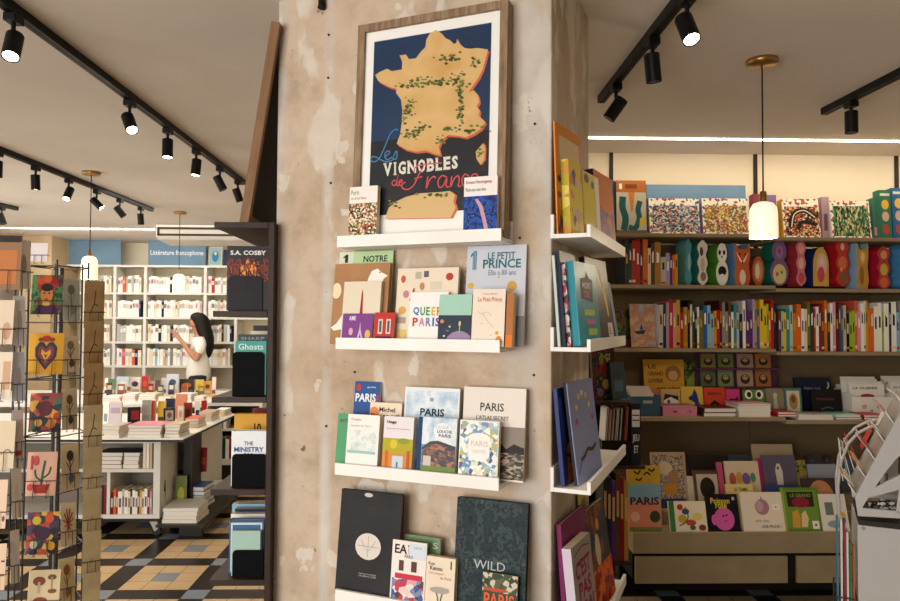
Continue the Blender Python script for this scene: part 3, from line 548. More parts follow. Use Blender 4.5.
# wall-hung air conditioner near the far signs
p0, p1 = W(156, 222, 8.3), W(300, 243, 8.3)
r = thing('air_conditioner', 'large pale ceiling air conditioner with a dark outlined mouth', 'air conditioner', Matrix.Translation((p0.x, 8.3, p1.z)))
wv = p1.x - p0.x; hv = ZC - p1.z
b = MB(); prof = [(0, hv - .001), (0, hv * .3), (.04, hv * .14), (.16, .02), (.45, .0), (.5, hv - .001)]
b.add([(x, y, z) for x in (0, wv) for y, z in prof], [list(range(6)), list(range(11, 5, -1))] + [(i, i + 6, (i + 1) % 6 + 6, (i + 1) % 6) for i in range(6)], M('D8D2C8')); b.build('housing', r, bevel=.01)
b = MB(); x0, x1, z0, z1 = .02, wv - .02, hv * .34, hv * .82
for q in ((x0, x1, z0, z0 + .025), (x0, x1, z1 - .025, z1), (x0, x0 + .025, z0, z1), (x1 - .025, x1, z0, z1)): b.box(q[0], q[1], -.012, -.0005, q[2], q[3], '3A342F')
b.build('outlet_frame', r); MB().box(x0 + .026, x1 - .026, -.006, -.0005, z0 + .026, z1 - .026, 'C4BCB0').build('louvre', r)

# ================================================================== far white bookcase
YB = 10.0
xa, xb = W(60, 300, YB).x, W(300, 300, YB).x
zt = W(150, 265, YB).z
r = thing('white_bookcase', 'tall white bookcase filling the far wall behind the book tables', 'bookcase', Matrix.Translation((xa, YB, 0)))
wb = xb - xa
MB().box(0, wb, .33, .36, 0, zt, M('DCCFB2', .6)).build('back_panel', r)
levels = [W(150, y, YB).z for y in (292.5, 317, 341.5, 365.5, 390, 415)]
for z in [zt - .03] + [l - .03 for l in levels] + [.08]: MB().box(0, wb, 0, .33, z, z + .03, CARCASS).build('shelf', r)
ups = [W(x, 300, YB).x - xa for x in (84.5, 114.5, 145, 205)]
ups2 = W(236, 300, YB).x - xa
for u in [.02] + ups + [ups2, wb - .02]: MB().box(u - .02, u + .02, -.002, .33, 0 if u != ups2 else 0, zt if u != ups2 else levels[1] - .03, CARCASS).build('upright', r)
ORD = ['first', 'second', 'third', 'fourth', 'fifth', 'sixth', 'seventh', 'eighth', 'ninth', 'tenth', 'eleventh', 'twelfth', 'thirteenth', 'fourteenth', 'fifteenth', 'sixteenth', 'seventeenth', 'eighteenth', 'nineteenth', 'twentieth']
def nth(i):
    t = ['twenty', 'thirty', 'forty', 'fifty', 'sixty']
    if i < 20: return ORD[i]
    if (i + 1) % 10 == 0: return {30: 'thirtieth', 40: 'fortieth', 50: 'fiftieth', 60: 'sixtieth'}[i + 1]
    return t[(i + 1) // 10 - 2] + '-' + ORD[i % 10]
rn = random.Random(11)
far = ['white'] * 26 + ['cream'] * 7 + ['silver'] * 4 + ['red', 'charcoal', 'sky', 'coral', 'beige', 'grey', 'navy']
edges = [ups[0], ups[1], ups[2], ups[3], ups[3] + W(234, 300, YB).x - W(205, 300, YB).x]
bays = ['bay behind the spinner', 'narrow bay', 'wide bay', 'bay beside the pillar']
rowsn = ['top', 'second', 'third', 'fourth']
for k in range(4):
    ztop = (zt - .03) if k == 0 else levels[k - 1] - .03
    for bi in range(4):
        x = edges[bi] + .03; n = 0; e1 = edges[bi + 1] - .03
        if bi == 0: x = W(100, 300, YB).x - xa
        while True:
            t = rn.choice((.036, .042, .05, .03)); 
            if x + t > e1: break
            if bi == 0 and k == 0 and False: break
            c = rn.choice(far); h = min(rn.uniform(.21, .245), ztop - levels[k] - .02)
            b = MB().box(x, x + t - .002, .03 + rn.uniform(0, .015), .18, 0, h, M(c)); b.box(x + .004, x + t - .006, .029, .03, h * .55, h * .8, M(rn.choice(('grey', 'beige', 'white', 'white', 'silver', 'cream', 'silver', 'grey', 'pink'))))
            o = b.build('novel', None, Matrix.Translation((xa, YB, levels[k] + .0005)))
            tag(o, '%s book, %s along the %s shelf of the far white bookcase\'s %s' % (c, nth(n), rowsn[k], bays[bi]), 'book', 'books in the far white bookcase')
            x += t; n += 1
# signs on top of it
def sign(xl, xr, yt, yb, Y, label, txt=None, z=None):
    p, q = W(xl, yb, Y), W(xr, yt, Y); z = p.z if z is None else z
    r = thing('sign_panel', label, 'sign', Matrix.Translation((p.x, Y, z)))
    w, h = q.x - p.x, q.z - z
    MB().box(0, w, 0, .02, 0, h, surf('blue_panel', [(.3, '64829A'), (.7, '6E8CA3')], 3, .6, .02, 3)).build('board', r, bevel=.002)
    if txt: paint(r, [('t', txt, .04, .36, .96, .62, 'E8EEF0', .01)], w, h)
sign(60, 121, 240.5, 264, YB + .06, 'plain blue sign panel atop the far bookcase nearer the spinners', None, zt + .0005)
sign(148, 206, 241, 264, YB + .06, 'blue sign panel lettered with a literature section name', 'Littérature francophone', zt + .0005)
def prop(xl, xr, yt, yb, Y, lean, T, cov, art, label, z=None, **k):
    k.setdefault('name', 'picture_book')
    m, w, h = row(Y).fit(xl, xr, yt, yb, 0, lean, z, T); return book(m, w, h, T, cov, art, label, **k)
prop(208, 222, 247, 264, YB + .1, 5, .03, 'CFC6A8', [('r', .1, .06, .9, .94, '8FB6C4'), ('e', .5, .5, .24, .3, '3E7CA0'), ('e', .5, .66, .1, .1, 'E8D8B0')], 'small picture book with a blue cover beside the lettered sign', z=zt + .0005)
prop(223, 231, 250, 264, YB + .1, 5, .03, 'navy', [], 'dark navy book at the end of the far bookcase top', z=zt + .0005)
# ================================================================== dark steel shelf unit beside the pillar
YU = 2.40
xl, xr = W(213, 300, YU).x, W(274, 300, YU).x
pz = [W(240, y, YU).z for y in (222, 311, 397, 489.5, 580)]
r = thing('steel_shelf_unit', 'narrow dark bronze shelf unit standing against the side of the pillar', 'shelf unit', Matrix.Translation((xl, YU, 0)))
w = xr - xl; DU = .62
for i, z in enumerate(pz): MB().box(0, w - .022, 0, DU, z - .02, z, DARKMETAL).build('shelf', r, bevel=.001)
MB().box(w - .021, w - .002, 0, DU, 0, pz[0], DARKMETAL).build('upright_panel', r, bevel=.001)
MB().box(.0, w - .022, 0, DU, .05, .07, DARKMETAL).build('bottom_shelf', r)
# the framed board that stands on it
a = math.atan2(W(272, 20, YU).x - W(240, 220, YU).x, W(272, 20, YU).z - pz[0])
Hf = min((2.74 - pz[0]), W(272, 20, YU).z - pz[0]) / math.cos(a)
mx_ = Matrix.Translation((W(238, 220, YU).x + .002, YU + .01, pz[0] + .001)) @ Matrix.Rotation(a, 4, 'Y')
r = thing('framed_board', 'tall wood-edged framed board leaning on top of the dark shelf unit', 'framed board', mx_)
f = MB(); f.box(0, .03, 0, .03, .0, Hf, WOODLT); f.box(0, .03, .5, .53, 0, Hf, WOODLT); f.box(0, .03, .03, .5, 0, .03, WOODLT); f.box(0, .03, .03, .5, Hf - .03, Hf, WOODLT); f.build('frame', r)
MB().box(.008, .022, .03, .5, .03, Hf - .03, M('2A221C', .7)).build('backing', r)
UF = Face((0, YU), (1, 0))
def bookend(px0, px1, yt, yb, shelf, dy, label, glossy=False):
    p, q = W(px0, yb, YU + dy), W(px1, yt, YU + dy); z = pz[shelf] + .0008
    r = thing('bookend', label, 'bookend', Matrix.Translation((p.x, YU + dy, z)), 'black bookends on the dark shelf unit'); w_, h = q.x - p.x, q.z - z
    m = M('181315', .35, 0, .1) if glossy else M('0D0D0F', .6, 0, .05)
    c = .012; pts = [(0, 0), (w_, 0), (w_, h - c), (w_ - c * .3, h - c * .3), (w_ - c, h), (c, h), (c * .3, h - c * .3), (0, h - c)]
    MB().prism(pts, 0, .002, m).build('plate', r); MB().box(0, w_, .0025, .10, 0, .0015, m).build('foot', r)
def ubook(shelf, px0, px1, yt, dy, T, cov, art, label, zoff=.0025, **k):
    z = pz[shelf] + zoff; m, w_, h = Face((0, YU + dy), (1, 0)).fit(px0, px1, yt, 300, 0, 0, z, T)
    k.setdefault('name', 'hardback'); return book(m, w_, h, T, cov, art, label, **k)
FIRE = PAT(['1A0F12', '2A1216', '7E2A14', '1A0F12', 'C8581C', '3A1418'], 24, 'noise')
FIRE2 = PAT(['C8581C', 'E89A34', '8E2E16', 'E07A20'], 34, 'noise')
bookend(228, 262.5, 276, 310, 1, .035, 'glossy black bookend before the fiery thriller on the upper shelf', True)
ubook(1, 226.5, 268, 246, 0.04, .03, '0F0B0D', [('r', .0, .45, 1, .8, FIRE), ('p', [(.3, .5), (.34, .72), (.42, .64), (.5, .84), (.56, .68), (.66, .76), (.74, .6), (.72, .5)], FIRE2), ('t', 'S.A. COSBY', .08, .86, .94, .93, 'E8E4E0', .03), ('t', 'KING', .3, .5, .84, .64, '3A1A18', .02), ('t', 'OF ASHES', .46, .44, .86, .48, 'A83A2C')], 'black hardback with flames and white capitals on the upper shelf', hard=True)
bookend(232, 264, 352, 397, 2, .03, 'plain black bookend before the teal hardback on the third shelf')
ubook(2, 236, 267, 341, .037, .03, '3E9A92', [('t', 'Ghosts', .1, .84, .9, .95, 'D6E6E0', .01)], 'teal hardback with pale script title behind a bookend', hard=True)
ubook(2, 238.5, 268, 334.5, .07, .03, '2A3230', [('t', 'SHARP', .1, .9, .9, .96, '8A9A94', .02)], 'dark green-grey hardback behind the teal one', hard=True)
bookend(231.5, 267, 454, 489, 3, .03, 'wide black bookend before the white hardback on the fourth shelf')
ubook(3, 233.5, 268.5, 431, .037, .035, 'E8ECEE', [('t', 'THE', .36, .74, .62, .81, '2A5A8A', .02), ('t', 'MINISTRY', .08, .62, .92, .71, '2A5A8A', .03), ('t', 'FOR', .36, .52, .64, .6, '2A5A8A', .02), ('t', 'TIME', .3, .4, .7, .48, '2A5A8A', .02)], 'white hardback with big blue capitals on the fourth shelf', hard=True)
ubook(3, 236, 268, 414, .12, .03, 'D9A024', [('t', '10', .62, .72, .84, .86, '1E1A16', .03)], 'yellow book rising behind the white hardback', hard=True)
bookend(232, 263.5, 550, 580, 4, .025, 'small black bookend before the mint book on the lowest shelf')
ubook(4, 235, 263.5, 531, .03, .012, 'A4C4B8', [], 'small mint paperback in front on the lowest shelf', name='paperback')
ubook(4, 232.5, 267, 520.5, .05, .035, '2E5C8C', [('r', .05, .04, .95, .96, 'D0D8DC'), ('r', .1, .08, .9, .92, '3A6A98')], 'blue hardback with an ornate pale border on the lowest shelf', hard=True)
for k, (c, x0, x1, dy, T) in enumerate((('white', 234, 268, .12, .028), ('navy', 238, 268, .155, .03), ('sky', 235, 268, .19, .03))):
    ubook(4, x0, x1, 514 - k * 5, dy, T, c, [], ['white hardback third in the row on the lowest dark shelf', 'navy hardback fourth in the row on the lowest dark shelf', 'light blue hardback fifth in the row on the lowest dark shelf'][k])
for s, cs in ((1, ('maroon', 'charcoal', 'red', 'navy')), (2, ('coral', 'cream', 'black', 'orange', 'sky')), (3, ('gold', 'teal', 'crimson', 'silver')), ):
    y = YU + .18
    for j, c in enumerate(cs):
        T = .032; H = .2 + .02 * ((j * 7) % 3)
        m = Matrix.Translation((xl + .075, y, pz[s] + .0008)); book(m, .105, H, T, c, [], '%s hardback, %s from the bookend row\'s back on the %s dark shelf' % (c, ORD[len(cs) - 1 - j], ['', 'upper', 'third', 'fourth'][s])); y += T + .002

# ================================================================== children's wall shelving
YF = 4.23; YD = 4.12
xA, xM, xB = W(588, 300, YF).x, W(776, 300, YF).x, 4.2
def shelving(x0, x1, dy, label):
    r = thing('wall_bookcase', label, 'bookcase', Matrix.Translation((x0, YF, 0)))
    w = x1 - x0; Ls = []
    for i, y in enumerate((233.5, 285, 348.5)):
        z = W(700, y, YF).z - dy; Ls.append(z); MB().box(0, w, 0, YR - YF - .022, z - .022, z, LAMINATE).build('shelf', r, bevel=.002)
    z = W(700, 417.5, YD).z - dy; Ls.append(z); MB().box(0, w, YD - YF, YR - YF - .022, z - .022, z, LAMINATE).build('shelf', r, bevel=.002)
    MB().box(0, w, YR - YF - .02, YR - YF - .002, .3, Ls[0] - .03, M('75634A', .7)).build('back_panel', r)
    return r, Ls
rA, ZA = shelving(xA, xM - .002, 0, 'long taupe wall shelving of picture books between pillar and the shelf joint')
rB, ZB = shelving(xM + .002, xB, .017, 'taupe wall shelving section beyond the joint, under the right blue box')
for k, px in enumerate((611, 755, 896)):
    x = W(px, 180, YR).x
    MB().box(x - .012, x + .012, -.012, -.001, .0, W(700, 149, YR).z - .002, M('2B241E', .5)).build('slotted_upright', rA if k < 2 else rB, Matrix.Translation((0, YR, 0)))
for o in (rA, rB):
    for c in o.children:
        if c.name.startswith('slotted'): c.matrix_parent_inverse = o.matrix_world.inverted()
zr = W(700, 149.5, YR).z
struct('trim_rail', MB().box(XP + .1, 4.25, YR - .02, YR - .001, zr - .0, zr + .018, '2B241E'))
# low display unit
YL = 3.86; zt_ = W(740, 532.5, YL).z; z1, z2, z3 = W(740, 553.5, YL).z, W(740, 556.5, YL).z, W(740, 583.5, YL).z
xd0, xd1 = W(633, 540, YL).x, 3.6
r = thing('display_unit', 'low taupe display unit with drawers under the children\'s shelves', 'display unit', Matrix.Translation((xd0, YL, 0)))
w = xd1 - xd0; s2, s3 = zt_ + .06, zt_ + .115
MB().box(0, w, 0, .02, z1, zt_, LAMINATE).build('front_panel', r, bevel=.003)
MB().box(.004, w, .021, .20, z1, zt_ - .012, LAMINATE).build('display_step', r); MB().box(.004, w, .201, .37, z1, s2, LAMINATE).build('display_step', r); MB().box(.004, w, .371, YR - YL - .025, z1, s3, LAMINATE).build('display_step', r)
MB().box(.004, w, .03, YR - YL - .025, z3 + .02, z1 - .001, M('1C1713', .7)).build('carcass', r)
xq = [W(p, 570, YL).x - xd0 for p in (635.5, 788, 797)]
for a_, b_ in ((xq[0], xq[1]), (xq[2], w - .02)): MB().box(a_, b_, 0, .019, z3, z2, LAMINATE).build('drawer_front', r, bevel=.003)
MB().box(.05, w - .05, .46, .5, 0, z3 + .019, M('1C1713', .7)).build('plinth', r)

def wbox(m, w, h, T, front, side, art, label, name='puzzle_box', cat='puzzle box', group=None):
    r = thing(name, label, cat, m, group)
    b = MB(); b.box(0, w, .0, T, 0, h, side); b.build('carton', r)
    paint(r, [('r', 0, 0, 1, 1, front)] + list(art), w, h); return r
def onshelf(px0, px1, yt, Yp, lean, T, z, fn=wbox, rot=0, **k):
    m, w, h = row(Yp).fit(px0, px1, yt, 300, 0, lean, z + .0006, T)
    if rot: m = m @ Matrix.Rotation(rad(rot), 4, 'Z')
    return m, w, h
# ---- top row: puzzle boxes
PZ = [PAT(['5E7E9C', 'C8B49A', '3A4A6A', 'B0523A', 'D8D0C0', '2A2A30', '7A94A8'], 85, 'vor', stretch=(1, 1, 1.8)), PAT(['C9B45E', '7E8A3E', 'B0523A', 'E0D4B8', '3E6A4A', 'D8A03A', '6A4A7A'], 104, 'vor'), PAT(['2A2422', 'C8743A', '5A3A2A', 'D8C8A8', 'A03A2A'], 95, 'vor'), PAT(['1E3A2A', '4A7A4A', '2A5A4A', '8A9A5A', 'C8B88A', '16281E'], 72, 'vor', stretch=(1.8, 1, .7))]
CONF = PAT(['EDE6D6', 'EDE6D6', 'C84A3A', 'EDE6D6', '3A6A9A', 'EDE6D6', '4A8A4A'], 60, 'vor')
def top(px0, px1, yt, Yp, T, side, front, art, label, sect=0, lean=3, **k):
    z = (ZA if sect == 0 else ZB)[0]; m, w, h = onshelf(px0, px1, yt, Yp, lean, T, z); return wbox(m, w, h, T, front, side, art, label, **k)
top(606.5, 615.5, 180.5, 4.36, .06, '2A4A5E', '2E5870', [('r', .3, .76, .75, .9, 'E8E0D0'), ('r', .1, .1, .9, .5, '24404E')], 'narrow blue game box beside the dinosaur box', name='game_box', cat='game box')
top(617, 647, 180.5, 4.34, .07, '3A4038', 'B9B4A0', [('r', 0, .78, 1, 1, 'A8622E'), ('r', .1, .84, .2, .94, 'E8E0D0'), ('r', .3, .85, .7, .93, '7A3E1E'), ('b', [(.22, .7), (.2, .5), (.3, .3), (.24, .08)], .22, '1E5A58'), ('b', [(.8, .62), (.72, .46), (.76, .3), (.62, .12), (.4, .14)], .18, '1E5A58'), ('p', [(.4, .78), (.62, .78), (.56, .46), (.5, .4)], 'C87A3A'), ('p', [(.78, .3), (1, .34), (1, .2), (.76, .16)], 'C8B43A'), ('r', 0, 0, 1, .08, '6A5A4A')], 'tall game box with a dark green dinosaur and orange top', name='game_box', cat='game box')
def frontpz(k): return [('r', .06, .05, .97, .8, PZ[k])]
top(650.5, 701, 198.5, 4.32, .055, 'A99AB8', CONF, frontpz(0), 'wide puzzle box with a harbour scene beside the dinosaur box', lean=8)
top(704, 750, 198.5, 4.32, .055, 'A48CB8', CONF, frontpz(1), 'wide puzzle box with a crowded yellow-green scene beside the pendant', lean=8)
top(755, 766, 194, 4.36, .06, '8A3A44', '8C4048', [('r', .2, .2, .8, .5, 'C8A0A0')], 'maroon game box half behind the pendant glass', name='game_box', cat='game box')
top(768, 778, 195, 4.34, .07, '7A5A8A', '8A70A0', [('r', .25, .3, .75, .7, 'E0D8D8')], 'slim mauve game box beside the pendant glass', name='game_box', cat='game box', sect=0)
top(785, 822, 199, 4.33, .06, 'D9A62A', CONF, frontpz(2) + [('b', [(.2, .25), (.3, .6), (.6, .7), (.9, .5)], .14, '241C1A'), ('b', [(.4, .2), (.5, .4), (.9, .34)], .1, '241C1A'), ('b', [(.22, .27), (.32, .6), (.6, .7), (.88, .52)], .03, 'E0D8C8')], 'puzzle box with a winding dark road on yellow carton', sect=1, lean=8)
top(823.5, 831, 197, 4.36, .07, '9A8090', 'A89098', [('r', .25, .2, .75, .6, '6A5060')], 'thin dusky pink game box between two puzzles', sect=1, name='game_box', cat='game box')
top(833.5, 873, 201, 4.33, .06, 'C8C0B4', CONF, [('r', .06, .05, .97, .86, PZ[3])], 'wide puzzle box with a dark green forest scene', sect=1, lean=8)
top(874.5, 881, 198, 4.36, .06, '3A6A58', '4A7A64', [('r', .2, .1, .9, .3, 'D88AA0')], 'green game box behind the forest puzzle', sect=1, name='game_box', cat='game box')
CRD = [('e', .5, .7, .3, .1, 'D8B03A'), ('e', .5, .46, .3, .1, 'C8A890'), ('e', .5, .2, .3, .1, 'A8443A'), ('r', .1, .88, .9, .93, 'C8C8B0')]
top(881.5, 893.5, 190, 4.33, .06, '2E6E58', '2E6A54', CRD, 'tall dark green card game box with round pictures', sect=1, name='game_box', cat='game box')
top(894.5, 908, 188, 4.34, .06, '2A5A8A', '2E5E92', CRD, 'tall blue card game box at the shelf\'s far end', sect=1, name='game_box', cat='game box')
prow = row(4.50)
m, w, h = prow.fit(648, 748, 185, 300, 0, 4, ZA[0] + .0006, .02)
rr = thing('sign_panel', 'long plain blue sign panel standing behind the puzzle boxes', 'sign', m); MB().box(0, w, 0, .015, 0, h, surf('blue_panel', [(.3, '5F7F9C'), (.7, '6B8BA6')], 3, .6, .02, 3)).build('board', rr)

# ---- second row: spines then shaped tins
def spines(x0, Yp, z, items, dep, labf, hard=True, group=None, stop=9e9):
    """items: (colour, width px, top y); spines face the room"""
    px = x0
    for i, it in enumerate(items):
        c, wp, yt = it[:3]
        if px + wp > stop: break
        a_, b_ = W(px, 300, Yp).x, W(px + wp, 300, Yp).x; h = W(px, yt, Yp).z - z - .0006
        m = Matrix.Translation((a_ + .0004, Yp, z + .0006)); T = b_ - a_ - .0008
        r = thing('picture_book', labf(i, c), 'book', m, group); e = min(.0025, T * .2)
        cv = MB(); cv.box(0, T, 0, .002, 0, h, M(c, .4)); cv.box(0, e, .002, dep, 0, h, M(c, .4)); cv.box(T - e, T, .002, dep, 0, h, M(c, .4)); cv.build('cover', r)
        MB().box(e, T - e, .0022, dep - .003, .003, h - .003, CREAMPAPER).build('page_block', r)
        lc = 'charcoal' if c in ('white', 'cream', 'silver', 'yellow', 'beige', 'gold', 'peach', 'sky', 'lime', 'mint') else rn.choice(('cream', 'white', 'gold'))
        sp = MB(); q = rn.uniform(.45, .6); sp.flat([(T * .28, h * q), (T * .72, h * q), (T * .72, h * (q + rn.uniform(.15, .3))), (T * .28, h * (q + .25))], -.0003, lc)
        if rn.random() < .5: sp.flat([(T * .1, h * .06), (T * .9, h * .06), (T * .9, h * .12), (T * .1, h * .12)], -.0003, rn.choice(('cream', 'red', 'charcoal', 'gold')))
        sp.build('spine_print', r); px += wp
    return px
s2 = [('charcoal', 4, 240), ('forest', 3, 243), ('red', 4, 240), ('red', 4, 239), ('maroon', 3, 243), ('orange', 5, 239.5), ('cream', 3, 248), ('brown', 4, 244), ('ochre', 6, 242), ('silver', 5, 257), ('lilac', 4, 253), ('purple', 2.5, 256), ('orange', 2.5, 255), ('gold', 3, 254)]
spines(625, 4.30, ZA[1], s2, .22, lambda i, c: '%s picture book, %s spine from the pillar on the tins\' shelf' % (c, nth(i)))
def sil(kind):
    P = []
    if kind == 'wavy':
        for i in range(25): t = i / 24; P.append((.5 + .38 * (1 - .22 * math.cos(t * 6 * PI)) * min(1, 9 * t + .3, 9 * (1 - t) + .3), t))
        return P + [(1 - x, z) for x, z in reversed(P)]
    if kind == 'oval': return ell(.5, .5, .5, .5, 26)
    if kind == 'arch': return [(0, 0), (1, 0), (1, .55)] + [(.5 + .5 * math.cos(t), .55 + .45 * math.sin(t)) for t in [PI * i / 12 for i in range(1, 12)]] + [(0, .55)]
    if kind == 'two': # small head on a big body
        A = [(.5 + .5 * math.cos(t), .3 + .3 * math.sin(t)) for t in [-PI / 2 + (PI * .86) * i / 10 for i in range(11)]]
        B = [(.5 + .4 * math.cos(t), .76 + .24 * math.sin(t)) for t in [-PI * .3 + (PI * .8) * i / 9 for i in range(10)]]
        R_ = A + B; return R_ + [(1 - x, z) for x, z in reversed(R_)]
    if kind == 'eared':
        return [(.12, 0), (.88, 0), (1, .2), (.9, .5), (1, .7), (.96, 1), (.72, .86), (.28, .86), (.04, 1), (0, .7), (.1, .5), (0, .2)]
def tin(px0, px1, pxm, yt, kind, side, front, art, label, sect=0):
    """px0..pxm shows the side, pxm..px1 the turned front"""
    z = (ZA if sect == 0 else ZB)[1] + .0006; h = W(px0, yt, 4.3).z - z; w = (px1 - pxm) / F * 4.3 / .74
    Yp = 4.33; T = .11
    m = Matrix.Translation((W(px1 + .5, 300, Yp).x, Yp, z)) @ Matrix.Rotation(rad(10), 4, 'Z') @ Matrix.Translation((-w, -.02, 0))
    r = thing('shaped_tin', label, 'gift tin', m)
    pts = [(x * w, q * h) for x, q in sil(kind)]
    MB().prism(pts, .012, T, M(side, .35)).build('body', r); MB().prism([(w / 2 + (x - w / 2) * 1.03, h * .5 + (q - h * .5) * .999) for x, q in pts], 0, .0115, M(front, .35) if isinstance(front, str) else front, M(side, .35)).build('lid', r)
    paint(r, art, w, h)
fl_ = PAT(['D8A03A', 'C85A3A', 'E0C8A0', '8A3A2A', 'C8B05A'], 60, 'vor')
tin(676, 690, 684, 239, 'wavy', '6FB3B5', '4E9A9A', [('e', .6, .5, .2, .2, '8AC0B8')], 'pale turquoise wavy gift tin first in the tin row')
tin(690, 706, 697, 240, 'wavy', '2F8A88', 'E4DED0', [('e', .4, .75, .16, .1, '5A4A40'), ('e', .5, .45, .2, .16, 'C8B8A0'), ('e', .55, .2, .25, .1, '8A7A6A')], 'teal gift tin with a white patterned front')
tin(708, 726, 716, 243, 'two', '5CA43A', 'EDE8DE', [('e', .5, .74, .3, .18, 'F2EEE6'), ('e', .3, .78, .1, .06, '1A1A1C'), ('e', .66, .78, .1, .06, '1A1A1C'), ('e', .48, .68, .06, .03, '1A1A1C'), ('e', .5, .34, .34, .12, '1A1A1C'), ('e', .5, .16, .3, .12, 'F2EEE6')], 'green gift tin with a black and white panda front')
tin(726, 748, 735, 243, 'eared', '6A9AC4', 'C8602A', [('p', [(.1, .8), (.5, .56), (.9, .8), (.7, .6), (.5, .5), (.3, .6)], 'EDE0CC'), ('e', .32, .74, .05, .03, '1A1412'), ('e', .68, .74, .05, .03, '1A1412'), ('e', .5, .54, .06, .03, '1A1412'), ('e', .5, .2, .2, .18, 'E8D8C0')], 'blue-sided gift tin shaped like an orange fox')
tin(744, 762, 752, 256, 'oval', '7E3E22', 'A85A30', [('e', .5, .5, .36, .36, 'C88A5A'), ('e', .42, .5, .18, .26, 'E0D0B8')], 'low round russet gift tin beside the fox tin')
tin(763, 786, 771, 240, 'two', '1E6E5E', '7E5A8A', [('e', .5, .26, .38, .22, 'D8C88A'), ('e', .5, .74, .2, .14, '9A7AA8'), ('e', .5, .76, .08, .06, 'A03A5A'), ('e', .36, .26, .08, .05, 'C85A5A'), ('e', .62, .3, .06, .04, '5A8A5A')], 'dark green gift tin with a purple flowered front')
tin(785, 804, 795, 240, 'wavy', 'B83A4A', 'D87A84', [('e', .5, .82, .26, .12, 'E8A8A0'), ('e', .5, .5, .26, .12, 'E8B8A8'), ('e', .5, .18, .28, .12, 'C8505A')], 'rose gift tin with three stacked rounds')
tin(803, 826, 813, 247, 'arch', '1C2E62', 'D8A640', [('e', .55, .55, .34, .3, 'E0B8B0'), ('e', .5, .3, .24, .2, 'C84A5A'), ('e', .55, .64, .14, .1, 'E8D0B8')], 'navy arched gift tin with a yellow front')
tin(825, 847, 835, 239, 'wavy', 'BE2228', 'C43A30', [('e', .5, .84, .14, .08, 'E0C0A0'), ('e', .5, .5, .3, .14, 'D8704A'), ('e', .55, .2, .28, .14, '8A5A3A'), ('e', .4, .36, .08, .05, 'E0B05A')], 'bright red gift tin standing tallest of the row')
tin(846, 866, 856, 243, 'eared', '9CBAD4', 'C8923A', [('e', .5, .7, .3, .16, 'D8A648'), ('e', .5, .7, .16, .1, 'E8CC8A'), ('e', .4, .3, .2, .2, '9A6A2A')], 'pale blue gift tin with a golden animal front', 1)
tin(866, 888, 876, 246, 'wavy', 'B01E38', 'B83A3A', [('e', .5, .8, .24, .1, 'D89A6A'), ('e', .5, .46, .28, .14, 'C8B04A'), ('e', .5, .16, .3, .12, 'D86A3A')], 'crimson gift tin with an orange patterned front', 1)
tin(887, 910, 899, 244, 'wavy', '4E94C8', '6AA4CE', [('e', .5, .5, .3, .3, 'C8D8E0')], 'bright blue gift tin ending the tin row', 1)

# ---- third row: one long line of picture books
prop(632, 661, 304, 347, 4.34, 10, .012, PAT(['C9CDD0', 'D8C0A0', 'C88A6A', 'B4BCC4', 'E0CBB0'], 9, 'soft'), [('p', [(.1, .36), (.5, .4), (.44, .3), (.2, .3)], '3A3A48'), ('p', [(.3, .4), (.36, .56), (.42, .4)], '4A4250')], 'pale sea-coloured picture book facing out beside the spines', z=ZA[2] + .0006)
prop(617, 633, 309, 347, 4.42, 8, .012, PAT(['2E4A22', '4A6A2A', '1E3018', '8A3A1E', '5E7A34'], 50, 'vor'), [('r', .3, 0, .8, .2, '8A3A1E')], 'picture book with dark green leaves facing out on the third shelf', z=ZA[2] + .0006)
c1 = 'silver charcoal lilac red pink gold red ochre black cream forest black white olive blue sky sky gold red maroon grey grey brown white teal silver navy white purple purple lilac gold blue yellow yellow lime orange red navy silver sky red blue'.split()
w1 = [4, 3, 3, 4, 3, 4, 3.5, 4, 2.5, 2, 3, 2, 2, 4, 4, 3.5, 3, 3, 3, 2.5, 3, 3, 3, 2.5, 3, 2.5, 3.5, 3, 4, 3, 2, 2, 3, 4, 3, 2, 2, 3, 2.5, 2.5, 3, 2, 2]
r1 = random.Random(5)
s = [(c, w_, 349 - r1.uniform(35, 50)) for c, w_ in zip(c1, w1)]
e = spines(659, 4.28, ZA[2], s, .24, lambda i, c: '%s picture book, %s spine after the facing sea book, third shelf' % (c, nth(i)), stop=776)
c2 = 'brown silver yellow teal mint orange orange white cream olive forest red white crimson brown orange charcoal white pink maroon brown blue beige black lime lime coral pink white cream gold orange orange white white lime white charcoal white sky grey silver beige white red orange green white gold ochre red blue'.split()
w2 = [3, 2.5, 2.5, 3.5, 3, 4, 4.5, 3, 3, 3, 3.5, 2, 3, 2.5, 3, 3, 3, 2.5, 3, 3, 2, 2.5, 3, 3, 3, 2.5, 2.5, 3.5, 3, 2, 2, 2.5, 3.5, 4, 4, 2, 5, 2.5, 5, 3, 2, 3, 2.5, 3, 2.5, 3, 2, 3, 3.5, 3, 3, 3]
s = [(c, w_, 351 - r1.uniform(38, 51)) for c, w_ in zip(c2, w2)]
xg = 777 - e
spines(778, 4.28, ZB[2], s, .24, lambda i, c: '%s picture book, %s spine after the shelf joint, third shelf' % (c, nth(i)))
k = 0; rest = []
while e + 3 < 775: rest.append((('white', 'blue', 'rose', 'cream', 'teal')[k % 5], 3, 306 + 2 * (k % 3))); e += 3; k += 1
if rest: spines(e - 3 * len(rest), 4.28, ZA[2], rest, .24, lambda i, c: '%s picture book, %s of the last few before the shelf joint' % (c, nth(i)))

